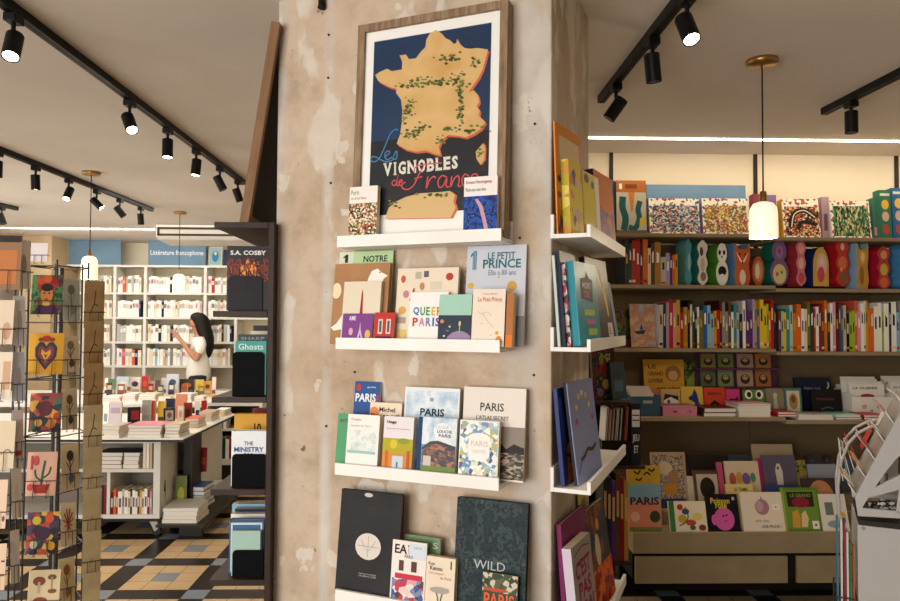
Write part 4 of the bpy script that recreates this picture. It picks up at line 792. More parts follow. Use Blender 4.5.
# ---- fourth row
def s4(px0, px1, yt, Yp, T, cov, art, label, lean=8, sect=0, zo=0.0006, **k):
    return prop(px0, px1, yt, 420, Yp, lean, T, cov, art, label, z=(ZA if sect == 0 else ZB)[3] + zo, **k)
s4(646, 686, 359.5, 4.44, .02, 'D9A634', [('t', 'LE', .1, .82, .3, .9, '4A3A1E', .02), ('t', 'GRAND', .1, .68, .48, .76, '4A3A1E', .02), ('t', 'LIVRE', .1, .54, .46, .62, '4A3A1E', .02), ('t', 'DES BÉBÉS', .3, .36, .96, .46, '4A3A1E', .02), ('e', .72, .72, .2, .16, 'A86A3A'), ('e', .72, .68, .12, .1, 'D8A878'), ('e', .2, .3, .18, .12, 'D88A8A')], 'large golden book with brown capitals on the fourth shelf')
s4(684, 703, 362, 4.47, .015, PAT(['4A5A2A', '2A3018', '7A8A3A', 'A89A5A'], 30, 'noise'), [('e', .5, .5, .3, .2, '8A9A4A')], 'dark olive picture book behind the yellow dog book')
s4(702, 786, 374, 4.52, .01, '5A2E46', [], 'dark plum display tray holding two ranks of small square books') if False else None
# small square books: a purple slotted stand with two ranks
Ys = 4.40
st = thing('book_stand', 'dark purple stand holding two ranks of small square books', 'display stand', Matrix.Translation((W(700, 400, Ys).x, Ys, ZA[3] + .0006)))
ws = W(783.5, 400, Ys).x - W(700, 400, Ys).x; zz = [W(740, y, Ys).z - ZA[3] for y in (411, 387.5, 368.5)]
MB().box(0, ws, .075, .085, 0, W(740, 351, Ys).z - ZA[3], M('4E2A44')).build('back_panel', st)
for zq in zz: MB().box(0, ws, 0, .074, zq - .008, zq, M('6A3A5A')).build('ledge', st)
for q in range(6): MB().box(ws * q / 5 - (.004 if q else 0), ws * q / 5 + .004, 0, .074, 0, zz[1], M('6A3A5A')).build('divider', st)
an = ['8A7A4A', '6A7A3A', 'A8887A', 'A8703A', '5A6A4A', '7A8A5A', 'B0907A', 'A06A34']
names4 = ['owl', 'bird', 'bear', 'cat']
kx = [(704, 719), (721.5, 737), (741, 757), (759.5, 775)]
for rk in range(2):
    for q, (a_, b_) in enumerate(kx):
        zq = ZA[3] + zz[2 - rk] + .001; m, w, h = row(Ys).fit(a_, b_, (354 if rk == 0 else 370.5), 400, 0, 8, zq, .012)
        m.translation += Vector((0, .045, 0))
        book(m, w, h, .012, an[rk * 4 + q], [('e', .5, .45, .3, .3, '3A2A20'), ('e', .5, .55, .18, .16, 'B89A70'), ('e', .42, .6, .04, .04, '1A1412'), ('e', .58, .6, .04, .04, '1A1412')], 'small square board book, %s from the golden book in the stand\'s %s rank' % (ORD[q], ('upper', 'lower')[rk]), name='board_book', cat='board book')
s4(662, 681, 389, 4.34, .014, 'D8B078', [('e', .5, .4, .38, .3, 'F0EAE0'), ('e', .38, .46, .08, .08, '4A4A5A'), ('p', [(.1, .5), (.2, .8), (.9, .7), (.9, .5), (.5, .66)], '2A2420'), ('r', .2, .1, .6, .16, '3A3A4A')], 'small book with a white round face before the golden book')
s4(682, 704, 386.5, 4.34, .014, 'E0C04A', [('p', [(.35, .6), (.5, .66), (.62, .9), (.72, .74), (.8, .4), (.95, .1), (.9, 0), (.6, 0), (.62, .36), (.5, .44), (.34, .5)], '26358A')], 'yellow picture book with a deep blue dog')
s4(705, 726, 387.5, 4.34, .014, 'D2452A', [('t', 'PIPPO', .2, .68, .84, .8, '5A1A14', .02), ('p', [(.2, .05), (.3, .36), (.5, .5), (.7, .36), (.86, .05)], '1A1618'), ('p', [(.42, .05), (.5, .36), (.6, .05)], 'F0EAE0')], 'vermilion picture book with a black penguin-like bird')
s4(727, 741, 389, 4.34, .012, 'D03E7E', [('p', [(.1, .4), (.3, .6), (.6, .56), (.9, .7), (.8, .44), (.5, .36)], '3A1A3A'), ('e', .5, .2, .3, .1, 'E07AA8')], 'hot pink board book with a dark animal', name='board_book')
s4(744.5, 766, 389.5, 4.32, .02, '5E8A34', [('r', 0, 0, 1, .42, 'E0A82E'), ('p', [(.1, .4), (.5, .6), (.9, .4), (.5, .44)], '3E5A22'), ('e', .25, .78, .18, .2, 'EDE8D8'), ('e', .75, .78, .18, .2, 'EDE8D8'), ('e', .27, .78, .1, .12, '1A1A18'), ('e', .73, .78, .1, .12, '1A1A18')], 'green board book with big white frog eyes', name='board_book')
s4(767, 785, 388.5, 4.36, .014, '8A8268', [('p', [(.4, .1), (.42, .6), (.5, .84), (.6, .6), (.66, .1)], 'BEB8AA'), ('e', .52, .7, .12, .12, 'C8C2B4')], 'grey-olive picture book with a pale animal')
s4(786, 803, 388, 4.36, .014, '4E7A78', [('r', .12, .1, .88, .9, 'D8CDB4'), ('e', .5, .5, .26, .3, 'A88A4A'), ('e', .5, .58, .14, .14, '7A4A34')], 'teal-framed picture book with a round portrait', sect=1)
s4(797, 833, 377.5, 4.44, .02, '161B34', [('t', 'Petite nuit', .26, .66, .72, .74, '8A90B0', .01), ('e', .9, .78, .06, .1, 'D8D8C8'), ('e', .87, .8, .06, .1, '161B34')], 'midnight blue picture book with a small crescent', sect=1)
s4(813, 843, 389.5, 4.36, .016, '141014', [('t', 'Nocturne', .16, .58, .76, .68, '8A2A34', .02), ('b', [(.3, .2), (.5, .3), (.7, .24)], .04, '3A6A6A')], 'black picture book with dark red lettering', sect=1)
# white magazine holders
for q, (a_, b_, yt, Yp, lab) in enumerate(((852, 893, 397, 4.30, 'white card box with a small painted face holding comics'), (894, 925, 396, 4.34, 'white card box holding comics at the shelf end'))):
    x0, x1 = W(a_, 400, Yp).x, W(b_, 400, Yp).x; z = ZB[3] + .0006; h = W(a_, yt, Yp).z - z
    r = thing('magazine_holder', lab, 'magazine holder', Matrix.Translation((x0, Yp, z))); w = x1 - x0
    b = MB(); b.box(0, w, 0, .004, 0, h, LACQUER); b.box(0, .004, .004, .2, 0, h * 1.15, LACQUER); b.box(w - .004, w, .004, .2, 0, h * 1.15, LACQUER); b.box(.004, w - .004, .196, .2, 0, h * 1.3, LACQUER); b.box(.004, w - .004, .004, .196, 0, .004, LACQUER); b.build('holder_box', r)
    paint(r, [('e', .3, .5, .07, .12, 'E0A89A'), ('e', .66, .5, .07, .12, 'E0A89A'), ('e', .48, .3, .04, .05, 'C87A6A')] if q == 0 else [], w, h)
    for j in range(4):
        m = Matrix.Translation((x0 + .012 + .01 * (j % 2), Yp + .03 + j * .035, z + .0045)) @ Matrix.Rotation(rad(-6), 4, 'X')
        book(m, w - .035, h + .075 + .012 * j, .006, 'EDE9E2', [('t', ['LA GUERRE', 'BD', 'JEUNES', 'CONTES'][j], .1, .82, .8, .9, '3A3634', .02), ('e', .5, .6, .2, .08, ['A8342A', '3A4A6A', 'D8B03A', '4A6A4A'][j])], 'white comic, %s in the %s card box' % (ORD[j], ('face-painted', 'shelf-end')[q]), name='comic', cat='comic book')
for q, (a_, b_, yt, c) in enumerate(((843, 850, 381, 'white'), (838, 843, 384, 'silver'))):
    s4(a_, b_, yt, 4.4 + .04 * q, .01, c, [], ['white slim comic standing beside the painted card box', 'pale grey slim comic standing beside the black book'][q], sect=1, lean=4)
# blue crate with papers, pink box, flat stacks
x0, x1 = W(630, 410, 4.2).x, W(659, 410, 4.2).x; h = W(640, 396, 4.2).z - ZA[3]
r = thing('storage_crate', 'blue-grey storage crate with a slot handle on the fourth shelf', 'crate', Matrix.Translation((x0, 4.17, ZA[3] + .0006))); w = x1 - x0
b = MB(); C4 = M('34566A', .5); b.box(0, w, 0, .006, 0, h, C4); b.box(0, w, .244, .25, 0, h, C4); b.box(0, .006, .006, .244, 0, h, C4); b.box(w - .006, w, .006, .244, 0, h, C4); b.box(.006, w - .006, .006, .244, 0, .006, C4); b.build('body', r, bevel=.002)
b = MB(); b.flat([(w * .4, h * .64), (w * .72, h * .64), (w * .72, h * .8), (w * .4, h * .8)], -.0008, '9AA6A8'); b.build('handle_slot', r)
for q in range(5):
    m = Matrix.Translation((x0 + .012 + .004 * q, 4.20 + .035 * q, ZA[3] + .0075)) @ Matrix.Rotation(rad(-14), 4, 'X'); MBk = MB().box(0, w - .035, 0, .003, 0, h + .01 + .008 * q, M('DCD2C2', .8)); o = MBk.build('paper_folder', None, m); tag(o, 'pale paper folder, %s from the front in the blue-grey crate' % ORD[q], 'folder', 'paper folders in the crate')
def flatbook(px0, px1, Yp, z, T, dep, c, label, rot=0, pages=True, **k):
    x0, x1 = W(px0, 410, Yp).x, W(px1, 410, Yp).x
    m = Matrix.Translation(((x0 + x1) / 2, Yp + dep / 2, z)) @ Matrix.Rotation(rad(rot), 4, 'Z') @ Matrix.Translation((-(x1 - x0) / 2, -dep / 2, 0))
    r = thing('book', label, 'book', m); w = x1 - x0; e = min(.0025, T * .15)
    cv = MB(); cv.box(0, w, 0, dep, 0, e, M(c, .4)); cv.box(0, w, 0, dep, T - e, T, M(c, .4)); cv.box(0, e, 0, dep, e, T - e, M(c, .4)); cv.build('cover', r)
    MB().box(e, w - .003, .002, dep - .003, e, T - e, WHITEPAPER).build('page_block', r); return T
z = ZA[3] + .0006
m = Matrix.Translation((W(663, 410, 4.16).x, 4.16, z)); wbox(m, W(697, 410, 4.16).x - W(663, 410, 4.16).x, W(680, 406.5, 4.16).z - z, .16, 'C87E94', 'C07A90', [('r', .3, .4, .42, .55, '5A2A3A'), ('e', .6, .5, .04, .12, 'D8A83A'), ('e', .7, .5, .04, .12, '7A9ACA'), ('e', .8, .5, .04, .12, 'C84A3A')], 'flat pink toy box under the round-face book', name='toy_box', cat='toy box')
zz_ = z
for q, c in enumerate(('charcoal', 'maroon')): zz_ += flatbook(703.5, 736, 4.14, zz_, .026, .17, c, '%s book lying in the low stack before the vermilion book, %s' % (c, ('bottom', 'top')[q]), 2 * q) + .0005
zz_ = z
for q, c in enumerate(('cream', 'white', 'pink')): zz_ += flatbook(739 - q, 771, 4.14, zz_, (.036, .03, .012)[q], .17, c, '%s book in the stack before the frog-eyed book, %s' % (c, ('bottom', 'middle', 'top')[q]), 1.5 * q) + .0005
zb_ = ZB[3] + .0006
for px0, px1, cs in ((772, 797, ('crimson', 'red')), (798, 834, ('white', 'silver')), (835, 862, ('teal', 'mint')), (863, 886, ('brown', 'red')), (888, 897, ('green',))):
    zz_ = zb_ if px0 > 775 else z
    for q, c in enumerate(cs): zz_ += flatbook(px0 + (5 if px0 < 776 else 0) + q, px1 - q, 4.15, zz_, .014, .16, c, '%s book lying flat on the fourth shelf, %s of %s pile' % (c, ('bottom', 'top')[q], ('the red', 'the white', 'the teal', 'the brown', 'the green')[[772, 798, 835, 863, 888].index(px0)]), 2 - 3 * q) + .0005

# ---- low display: three steps of facing books
def low(st_, px0, px1, yt, dy, T, cov, art, label, lean=16, **k):
    Yp = YL + (.03, .215, .39)[st_] + dy; zq = (zt_ - .0115, zt_ + .0605, zt_ + .1155)[st_]
    return prop(px0, px1, yt, 500, Yp, lean, T, cov, art, label, z=zq, **k)
low(0, 629, 662, 466, .035, .018, 'D98A6A', [('r', 0, .72, 1, 1, 'C8A82E'), ('r', 0, .5, 1, .72, '7FA8C0'), ('r', 0, .42, 1, .5, 'B0A08A'), ('t', 'PARIS', .06, .4, .94, .52, '3A1E5A', .03), ('b', [(.2, .92), (.32, .88), (.4, .94)], .05, '2A2418'), ('b', [(.5, .86), (.6, .9), (.7, .86)], .05, '2A2418'), ('b', [(.64, .96), (.74, .92), (.84, .96)], .05, '2A2418'), ('b', [(.24, .8), (.36, .78), (.44, .82)], .05, '2A2418'), ('e', .2, .22, .14, .08, 'E8B8A0'), ('e', .8, .22, .16, .09, '3A4A34'), ('r', 0, 0, 1, .06, '7A8A4A')], 'tall colourful city picture book with birds over water', lean=6)
low(0, 671, 708, 501, 0, .022, 'E8DCC4', [('r', 0, 0, .14, 1, '3E7A3A'), ('e', .3, .8, .08, .1, 'B03A2A'), ('e', .44, .66, .1, .1, '3A4A7A'), ('e', .34, .42, .12, .14, 'C8A03A'), ('e', .56, .3, .14, .1, 'B8482E'), ('e', .76, .5, .14, .12, 'E6CE6A'), ('e', .86, .14, .1, .1, '7A3A2A'), ('b', [(.24, .2), (.4, .3), (.5, .5), (.44, .8)], .03, '4A6A3A'), ('e', .6, .14, .08, .08, '3E6A3A')], 'green-spined picture book with flowers and berries')
low(0, 709, 741, 494, 0, .016, '121015', [('e', .52, .34, .32, .3, 'D45AA8'), ('e', .2, .32, .08, .14, 'D45AA8'), ('e', .5, .42, .03, .03, '2A1A2A'), ('e', .6, .44, .03, .03, '2A1A2A'), ('b', [(.5, .3), (.56, .28), (.62, .31)], .02, '2A1A2A'), ('t', 'Poisson', .14, .74, .74, .9, 'D8C83A', .02), ('t', 'rose', .28, .62, .64, .74, 'D8C83A', .02), ('e', .86, .88, .05, .05, 'B0B0B0')], 'black picture book with a round pink fish')
low(0, 744, 786, 492, 0, .018, 'E4D6C0', [('e', .5, .62, .17, .2, 'A87A84'), ('e', .44, .64, .09, .14, 'C09AA0'), ('b', [(.5, .8), (.5, .88)], .02, '5A4A3A'), ('r', .74, .54, .92, .7, 'EFE6D6'), ('e', .83, .62, .02, .025, 'B0453A'), ('t', 'OUI, OUI...', .3, .24, .66, .3, '6A5A54', .01), ('t', 'UNE PRUNE !', .44, .1, .9, .17, '6A5A54', .02)], 'cream picture book with a single mauve plum')
low(0, 786, 823, 487.5, 0, .022, '5A7A2A', [('r', .06, .06, .94, .94, '6E8A2E'), ('r', .14, .56, .86, .9, '2A2018'), ('t', 'LE GRAND', .24, .78, .8, .86, '8AA03A', .01), ('e', .5, .66, .24, .12, '8A1E2E'), ('p', [(.2, .1), (.24, .44), (.4, .5), (.44, .3), (.4, .08)], 'C8963A'), ('p', [(.44, .1), (.48, .4), (.6, .48), (.66, .3), (.6, .1)], 'D8C08A'), ('r', .74, .06, .92, .24, 'E8E0D0'), ('e', .83, .15, .03, .03, '3A3A3A'), ('r', 0, 0, .06, 1, '8AA63A')], 'leafy green picture book with two yellow animals')
low(0, 823, 850, 494, 0, .018, 'DDD6C8', [('r', .2, .44, .5, .78, '6A7468'), ('e', .76, .42, .16, .12, 'D8A83A'), ('r', .62, .24, .9, .36, '4A5A7A'), ('e', .5, .2, .3, .1, '8A9AA0')], 'pale picture book with a grey window beside the white card rack')
FABLE = PAT(['8A5A3A', 'B89A78', '5A4A44', 'D0BCA0', '3A5A8A', '7A6A5A'], 42, 'noise')
low(1, 654, 689, 452, 0, .012, 'B89A80', [('r', .06, .04, .94, .95, FABLE), ('r', .06, .04, .94, .2, '2A3E6A'), ('e', .4, .72, .2, .12, 'D8C0A0'), ('e', .62, .56, .16, .12, 'A8805A'), ('e', .5, .36, .22, .1, 'C88A3A')], 'tall picture book crowded with animals in a thin frame', lean=12)
low(1, 697, 722, 471, 0, .012, '5A4A3A', [('r', .1, .08, .95, .92, 'C8B8A0'), ('e', .52, .56, .3, .28, '2A1E1A'), ('r', .3, .1, .6, .3, '7A5A44')], 'small picture book with a dark round head of hair')
low(1, 690, 697, 476, .02, .01, 'cream', [], 'thin cream picture book edge beside the framed-animals book')
low(1, 722, 727, 462, .01, .02, 'rose', [], 'rose picture book showing only a thin strip')
low(1, 729.5, 764, 461, 0, .014, 'D8C4AC', [('r', 0, 0, 1, .3, '3A7EA8'), ('e', .2, .62, .1, .14, 'B8584A'), ('e', .4, .66, .1, .12, 'C89A3A'), ('e', .6, .64, .12, .12, '7A5A9A'), ('e', .8, .66, .08, .1, '5A8A5A'), ('p', [(.5, 0), (.7, .3), (.84, .3), (.8, 0)], 'C8602A'), ('p', [(0, 0), (.1, .4), (.2, .3), (.12, 0)], 'C8602A')], 'picture book with small painted figures over bright blue')
low(0, 730, 758, 484, .07, .01, 'D8C07A', [('t', 'LE TAMIS', .3, .84, .8, .92, '4A3A1E', .02)], 'yellow picture book peeping over the plum book')
low(1, 768.5, 802, 455, 0, .014, '5E5468', [('p', [(.34, .1), (.38, .5), (.36, .72), (.42, .84), (.52, .84), (.58, .7), (.56, .4), (.66, .2), (.8, .16), (.8, .08)], 'CFC8C0'), ('e', .45, .76, .03, .03, '3A3A3A'), ('r', 0, 0, 1, .1, '4A3E52')], 'grey-purple picture book with a white seated cat')
low(1, 764, 768, 458, .01, .016, 'magenta', [], 'magenta picture book showing only a thin strip')
low(2, 757.5, 799, 444, .03, .012, 'B8A482', [('r', .1, .5, .9, .6, '9A8868')], 'plain tan picture book behind the grey-purple cat book')
low(2, 692, 732, 455, .03, .02, '2A1E1E', [('r', .04, .1, .96, .6, '6A4A34')], 'dark brown picture book behind the row beside the framed animals')
low(2, 714, 760, 454.5, .06, .01, '46505A', [], 'slate grey picture book rising behind the painted figures')
low(1, 802, 812, 460, .02, .014, PAT(['2A2420', '6A7A3A', 'A8823A', '3A3A4A'], 30, 'noise'), [], 'dark green and gold picture book beside the cat book')
low(1, 814, 843, 464, 0, .014, '8A8E9A', [('e', .5, .5, .3, .2, 'A8A8B4'), ('e', .4, .6, .1, .08, 'B08A9A')], 'blue-grey picture book above the brown bear book')
low(0, 808, 848, 478, .07, .012, '3A2A2E', [('e', .46, .62, .32, .34, 'B07A50'), ('r', 0, 0, 1, .3, '2A2024')], 'dark picture book with a large brown round shape')
low(2, 810, 838, 455, .03, .014, PAT(['1E1C22', '3A3040', '5A4A3A'], 30, 'noise'), [], 'black patterned picture book at the back of the display')
low(2, 842, 866, 458, .03, .014, '4A4E5E', [], 'slate blue picture book behind the white card rack')
low(0, 770, 801, 485, .07, .012, '2E3E6E', [], 'dark blue picture book peeping above the leafy green one')
# ================================================================== books on the pillar's narrow face
def sb(i, u, d, wd, H, lean, T, cov, art, label, rot=0, **k):
    z = zs[i] + .0005; X2 = SIDE.X * math.cos(rad(rot)) + SIDE.N * math.sin(rad(rot)); O = SIDE.P(u, d, 0)
    return book(Face((O.x, O.y), (X2.x, X2.y)).mat(0, 0, z, lean, T), wd, H, T, cov, art, label, **k)
WARMP = PAT(['E08A2A', 'E8C85A', 'D86A2A', 'F0E0C0', 'C84A2A'], 20, 'soft')
sb(0, .0, .02, .22, .34, 2, .005, 'DE8A2E', [('r', .14, .0, .92, .9, 'E0C49A'), ('r', 0, 0, .3, .3, PAT(['D8702A', '5A3A5A', 'E0A83A'], 30, 'vor')), ('e', .1, .5, .06, .03, '5A3A4A'), ('e', .1, .36, .06, .03, '8A4A5A')], 'tall orange-bordered activity book at the back of the narrow top ledge', rot=8)
YP = PAT(['E8CC2A', 'E8CC2A', 'D8B0A0', 'E8CC2A', '6A5A6A', 'D88A6A'], 40, 'vor')
sb(0, .03, .052, .115, .23, 2.5, .024, 'E2C72C', [('r', .02, .0, .98, .98, YP)], 'bright yellow patterned book nearest the pillar corner on narrow top ledge', spine=PAT(['C8C02A', 'B8A82A', 'D88A4A', 'E0D060'], 30, 'vor'), rot=8)
sb(0, .152, .069, .115, .22, 2.5, .022, 'E6C928', [('r', .1, .3, .9, .8, 'E8D23A'), ('r', 0, 0, 1, .22, 'D8785A'), ('e', .3, .9, .2, .07, '8A6A7A'), ('e', .8, .84, .12, .06, '6A7A8A')], 'yellow game book with a coral foot on narrow top ledge', rot=8)
sb(0, .272, .086, .04, .22, 3, .02, 'EBDFC6', [], 'slim cream book between yellow and purple on narrow top ledge', rot=8)
sb(0, .335, .076, .22, .26, 4, .05, PAT(['6A4A8A', 'D8843A', '7A5A9A', 'C8642A', '8A6AA8'], 8, 'soft'), [('r', 0, .84, 1, 1, 'D8743A'), ('e', .6, .7, .5, .22, 'D8803A')], 'thick orange and purple boxed book on narrow top ledge', spine=M('3A2458'), name='boxed_book', rot=7)
sb(1, -.005, .028, .16, .27, 4, .008, 'C8D4CE', [], 'pale mint spine closest to the pillar corner on narrow second ledge', spine=M('C8D4CE'), rot=3)
sb(1, .005, .041, .17, .285, 4, .010, '1A2240', [('r', .1, .3, .9, .8, '2A3460')], 'navy spine beside the pale mint one on narrow second ledge', spine=M('1A2240'), rot=3)
sb(1, .02, .054, .17, .25, 4.5, .011, PAT(['8A2A3A', 'E0D8D0', '3A2A3A', 'C84A5A', 'D8C0B0'], 60, 'vor'), [], 'red and white patterned spine on narrow second ledge', rot=4)
sb(1, .03, .080, .205, .255, 5, .024, '2E93A0', [('p', [(.2, .56), (.74, .52), (.8, .8), (.62, .82), (.54, .9), (.46, .82), (.22, .8)], '1E1618'), ('t', 'MORT', .3, .68, .7, .76, 'E8E0D8', .02), ('t', 'DE', .36, .58, .6, .65, 'D87A8A', .02), ('r', .3, .36, .78, .43, 'B8C43A'), ('r', .36, .25, .8, .31, 'B86A8A'), ('r', .42, .12, .84, .2, 'A8C04A')], 'turquoise hardback with a black starburst label on narrow second ledge', hard=True, spine=M('2A8A9A'), rot=7)
sb(1, .27, .076, .235, .29, 7, .020, '4A3A38', [('p', [(.56, .9), (.6, .86), (.8, .6), (.86, .34), (.8, .3), (.72, .5), (.66, .64)], 'E0C02A'), ('e', .32, .46, .12, .1, 'A83A2A'), ('e', .3, .44, .06, .05, 'D8703A'), ('r', .72, .02, .96, .24, 'D8CCC0'), ('t', 'E.', .78, .1, .9, .18, '7A2A3A')], 'dark brown hardback with a bright yellow crescent on narrow second ledge', hard=True, spine=M('221C22'), rot=7)
sb(1, .57, .1, .06, .22, 9, .02, '7A8EA0', [], 'grey-blue book at the far end of narrow second ledge')
sb(2, .0, .04, .17, .285, 5, .012, '22306E', [('r', .3, 0, 1, 1, '1A1A1C'), ('p', [(.2, .0), (.9, .05), (1, .3), (.7, .44), (.3, .4)], 'E0641E'), ('b', [(.2, .3), (.6, .24), (.9, .1)], .06, '1A1A1C'), ('p', [(.0, .9), (.1, .4), (.3, .5), (.2, .9)], '2A4AA8'), ('b', [(.4, .2), (.6, .36), (.9, .34)], .05, '1A1A1C')], 'blue and black book with orange leaf shapes on narrow third ledge', rot=5)
sb(2, .025, .075, .235, .30, 7, .012, '8890BA', [('e', .36, .84, .05, .03, 'E0C84A'), ('e', .5, .87, .05, .03, 'D8D0C0'), ('e', .64, .84, .05, .03, 'E0B83A'), ('e', .24, .74, .05, .03, 'E0C05A'), ('e', .74, .74, .05, .03, 'E0CC6A'), ('e', .2, .6, .05, .03, 'A84A6A'), ('e', .82, .6, .05, .03, 'A8506A'), ('b', [(.2, .22), (.36, .25), (.5, .3), (.66, .28), (.84, .32)], .05, '4A3A24'), ('b', [(.06, .1), (.2, .2)], .015, '4A3A34')], 'lilac picture book with an arc of small moons on narrow third ledge', hard=True, spine=M('1E1C24'), rot=7)
sb(3, .03, .045, .26, .36, 4, .014, '7A1C56', [], 'tall plum magenta book leaning on the pillar\'s narrow lowest ledge', hard=True, rot=4)
sb(3, .0, .088, .19, .30, 6, .028, '9A8F8C', [('t', "C'EST", .12, .66, .86, .84, '8E2440', .03), ('t', 'PAS', .2, .46, .84, .63, '8E2440', .03), ('t', 'VRAI', .14, .28, .9, .43, '8E2440', .03), ('t', 'TOUT', .16, .1, .86, .25, '8E2440', .03), ('b', [(.1, .9), (.5, .94), (.9, .9)], .02, '8E2440')], 'grey book with crimson hand-drawn letters and a lilac spine', spine=M('CFC4D4'), rot=5)
sb(3, .30, .08, .235, .33, 8, .016, PAT(['2A2E3A', '343A48', '3A3A44', '8A4A2E', '1E2028', '6A6058'], 7, 'noise'), [('r', 0, 0, 1, .4, PAT(['C84A22', 'D86A2E', '8A2A1A', 'B83A1E'], 12, 'noise')), ('e', .4, .56, .12, .16, 'C8B8A8'), ('e', .5, .8, .08, .06, 'D88A3A')], 'dark hardback with an orange painted scene on the narrow lowest ledge', hard=True, rot=5)
sb(3, .33, .03, .08, .40, 2, .01, 'C8B23A', [('r', .1, .8, .9, .9, '8A7A2A')], 'mustard yellow book rising behind the painted hardback', rot=0)

# a slim free-standing stand behind the pillar's narrow side
yk = 2.98
KX0, KX1 = W(593, 400, yk).x, W(645, 400, yk).x; wk = KX1 - KX0
r = thing('slim_stand', 'slim dark wooden stand of art books just behind the narrow side of the pillar', 'display stand', Matrix.Translation((KX0, yk, 0)))
zk = [W(605, 402, yk).z, W(605, 466, yk).z, W(605, 562, yk).z]
DW = M('33241A', .5)
sw = [(0, W(628, 400, yk).x - KX0), (.02, wk), (W(601, 400, yk).x - KX0, W(630.5, 400, yk).x - KX0), (.02, .14)]
for z, (s0, s1) in zip(zk + [.06], sw): MB().box(s0, s1, 0, .2, z - .014, z, DW).build('shelf', r)
for x in (.03, .135): MB().box(x - .009, x + .009, .2005, .22, 0, zk[0] + .26, DW).build('post', r)
MB().box(.02, .145, .2205, .226, .07, zk[0] + .25, M('231A13', .6)).build('back_panel', r)
def sk(i, px0, px1, yt, dy, rot, lean, T, cov, art, label, **k):
    O = W(px0, 400, yk + dy); m, w, h = Face((O.x, O.y), (math.cos(rad(rot)), math.sin(rad(rot)))).fit(px0, px1, yt, 420, 0, lean, zk[i] + .0006, T); return book(m, w, h, T, cov, art, label, **k)
ART = PAT(['141416', '2A3A24', '5A1E1E', '1A1A20', '7A6A2A', '2E2A3A'], 14, 'noise')
sk(0, 593.5, 612, 349, .07, 14, 5, .02, ART, [('e', .6, .6, .2, .12, '7A1E1E'), ('e', .7, .3, .2, .1, 'A88A3A'), ('e', .4, .14, .2, .08, '6A5A7A')], 'dark painted art book on the slim stand behind the pillar', name='art_book')
sk(0, 613, 627, 362, .07, 40, 6, .016, '1E2A30', [('r', .2, .2, .8, .5, '34505A')], 'narrow black art book beside the dark painted one on the slim stand', name='art_book')
# greeting-card bin
b0, b1 = W(602, 466, yk + .01).x, W(630.5, 466, yk + .01).x; bw = b1 - b0; bd = .12; bh = W(610, 441, yk).z - zk[1]
r = thing('card_bin', 'glossy black bin of upright cards on the slim stand beside the pillar ledge', 'card bin', Matrix.Translation((b0, yk + .01, zk[1] + .0006)))
BK = M('0F0F11', .25)
b = MB(); b.box(0, bw, 0, .003, 0, bh, BK); b.box(0, bw, bd - .003, bd, 0, bh, BK); b.box(0, .003, .003, bd - .003, 0, bh, BK); b.box(bw - .003, bw, .003, bd - .003, 0, bh, BK); b.box(.003, bw - .003, .003, bd - .003, 0, .003, BK); b.build('bin_body', r)
cc = ['EDE8DE', 'E8E0D4', 'C88A7A', 'EDE8DE', 'A8402A', 'E8E2D8', '3A3A3A', 'EDE8DE', 'D8D0C4', '2A4A4A', 'EDE8DE', '1E3A38', '3A3234', 'D0602E', 'D8703A']
ht = W(610, 409, yk).z - zk[1] - .004
for q, c in enumerate(cc):
    o = MB().box(0, .0022, .006, bd - .008, 0, ht + .006 * math.sin(q * 1.9), M(c, .6)).build('greeting_card', None, Matrix.Translation((b0 + .006 + q * (bw - .03) / 14, yk + .01, zk[1] + .0042)) @ Matrix.Rotation(rad(4), 4, 'Y'))
    tag(o, 'upright greeting card, %s from the pillar side of the black bin' % nth(q), 'card', 'cards in the black bin')
m = Matrix.Translation((W(632, 460, yk).x, yk + .012, zk[1] + .0006)); hb_ = W(636, 404, yk).z - zk[1]
wbox(m, W(641.5, 460, yk).x - W(632, 460, yk).x, hb_, .14, '1C1A20', '17151A', [('r', .1, .62, .9, .9, 'D8D4CC'), ('r', .14, .72, .86, .74, '1C1A20'), ('r', .14, .8, .86, .82, '1C1A20'), ('t', 'JEU', .14, .36, .86, .5, 'C8C4BC', .02), ('t', 'ET', .3, .2, .76, .32, 'C8C4BC', .02)], 'dark game box with pale lettering beside the card bin', name='game_box', cat='game box')
px = 604
for q, c in enumerate(('charcoal', 'navy', 'purple', 'brown', 'crimson', 'ochre')):
    a_, b_ = W(px, 500, yk).x, W(px + 4.2, 500, yk).x; hh = W(px, 474 + 4 * (q % 3), yk).z - zk[2]
    book(Matrix.Translation((a_, yk + .012, zk[2] + .0006)), b_ - a_ - .001, hh, .14, c, [('r', .2, .5, .8, .8, 'C8A070')], '%s art book, %s upright on the slim stand\'s lower shelf' % (c, ORD[q]), name='art_book'); px += 4.2

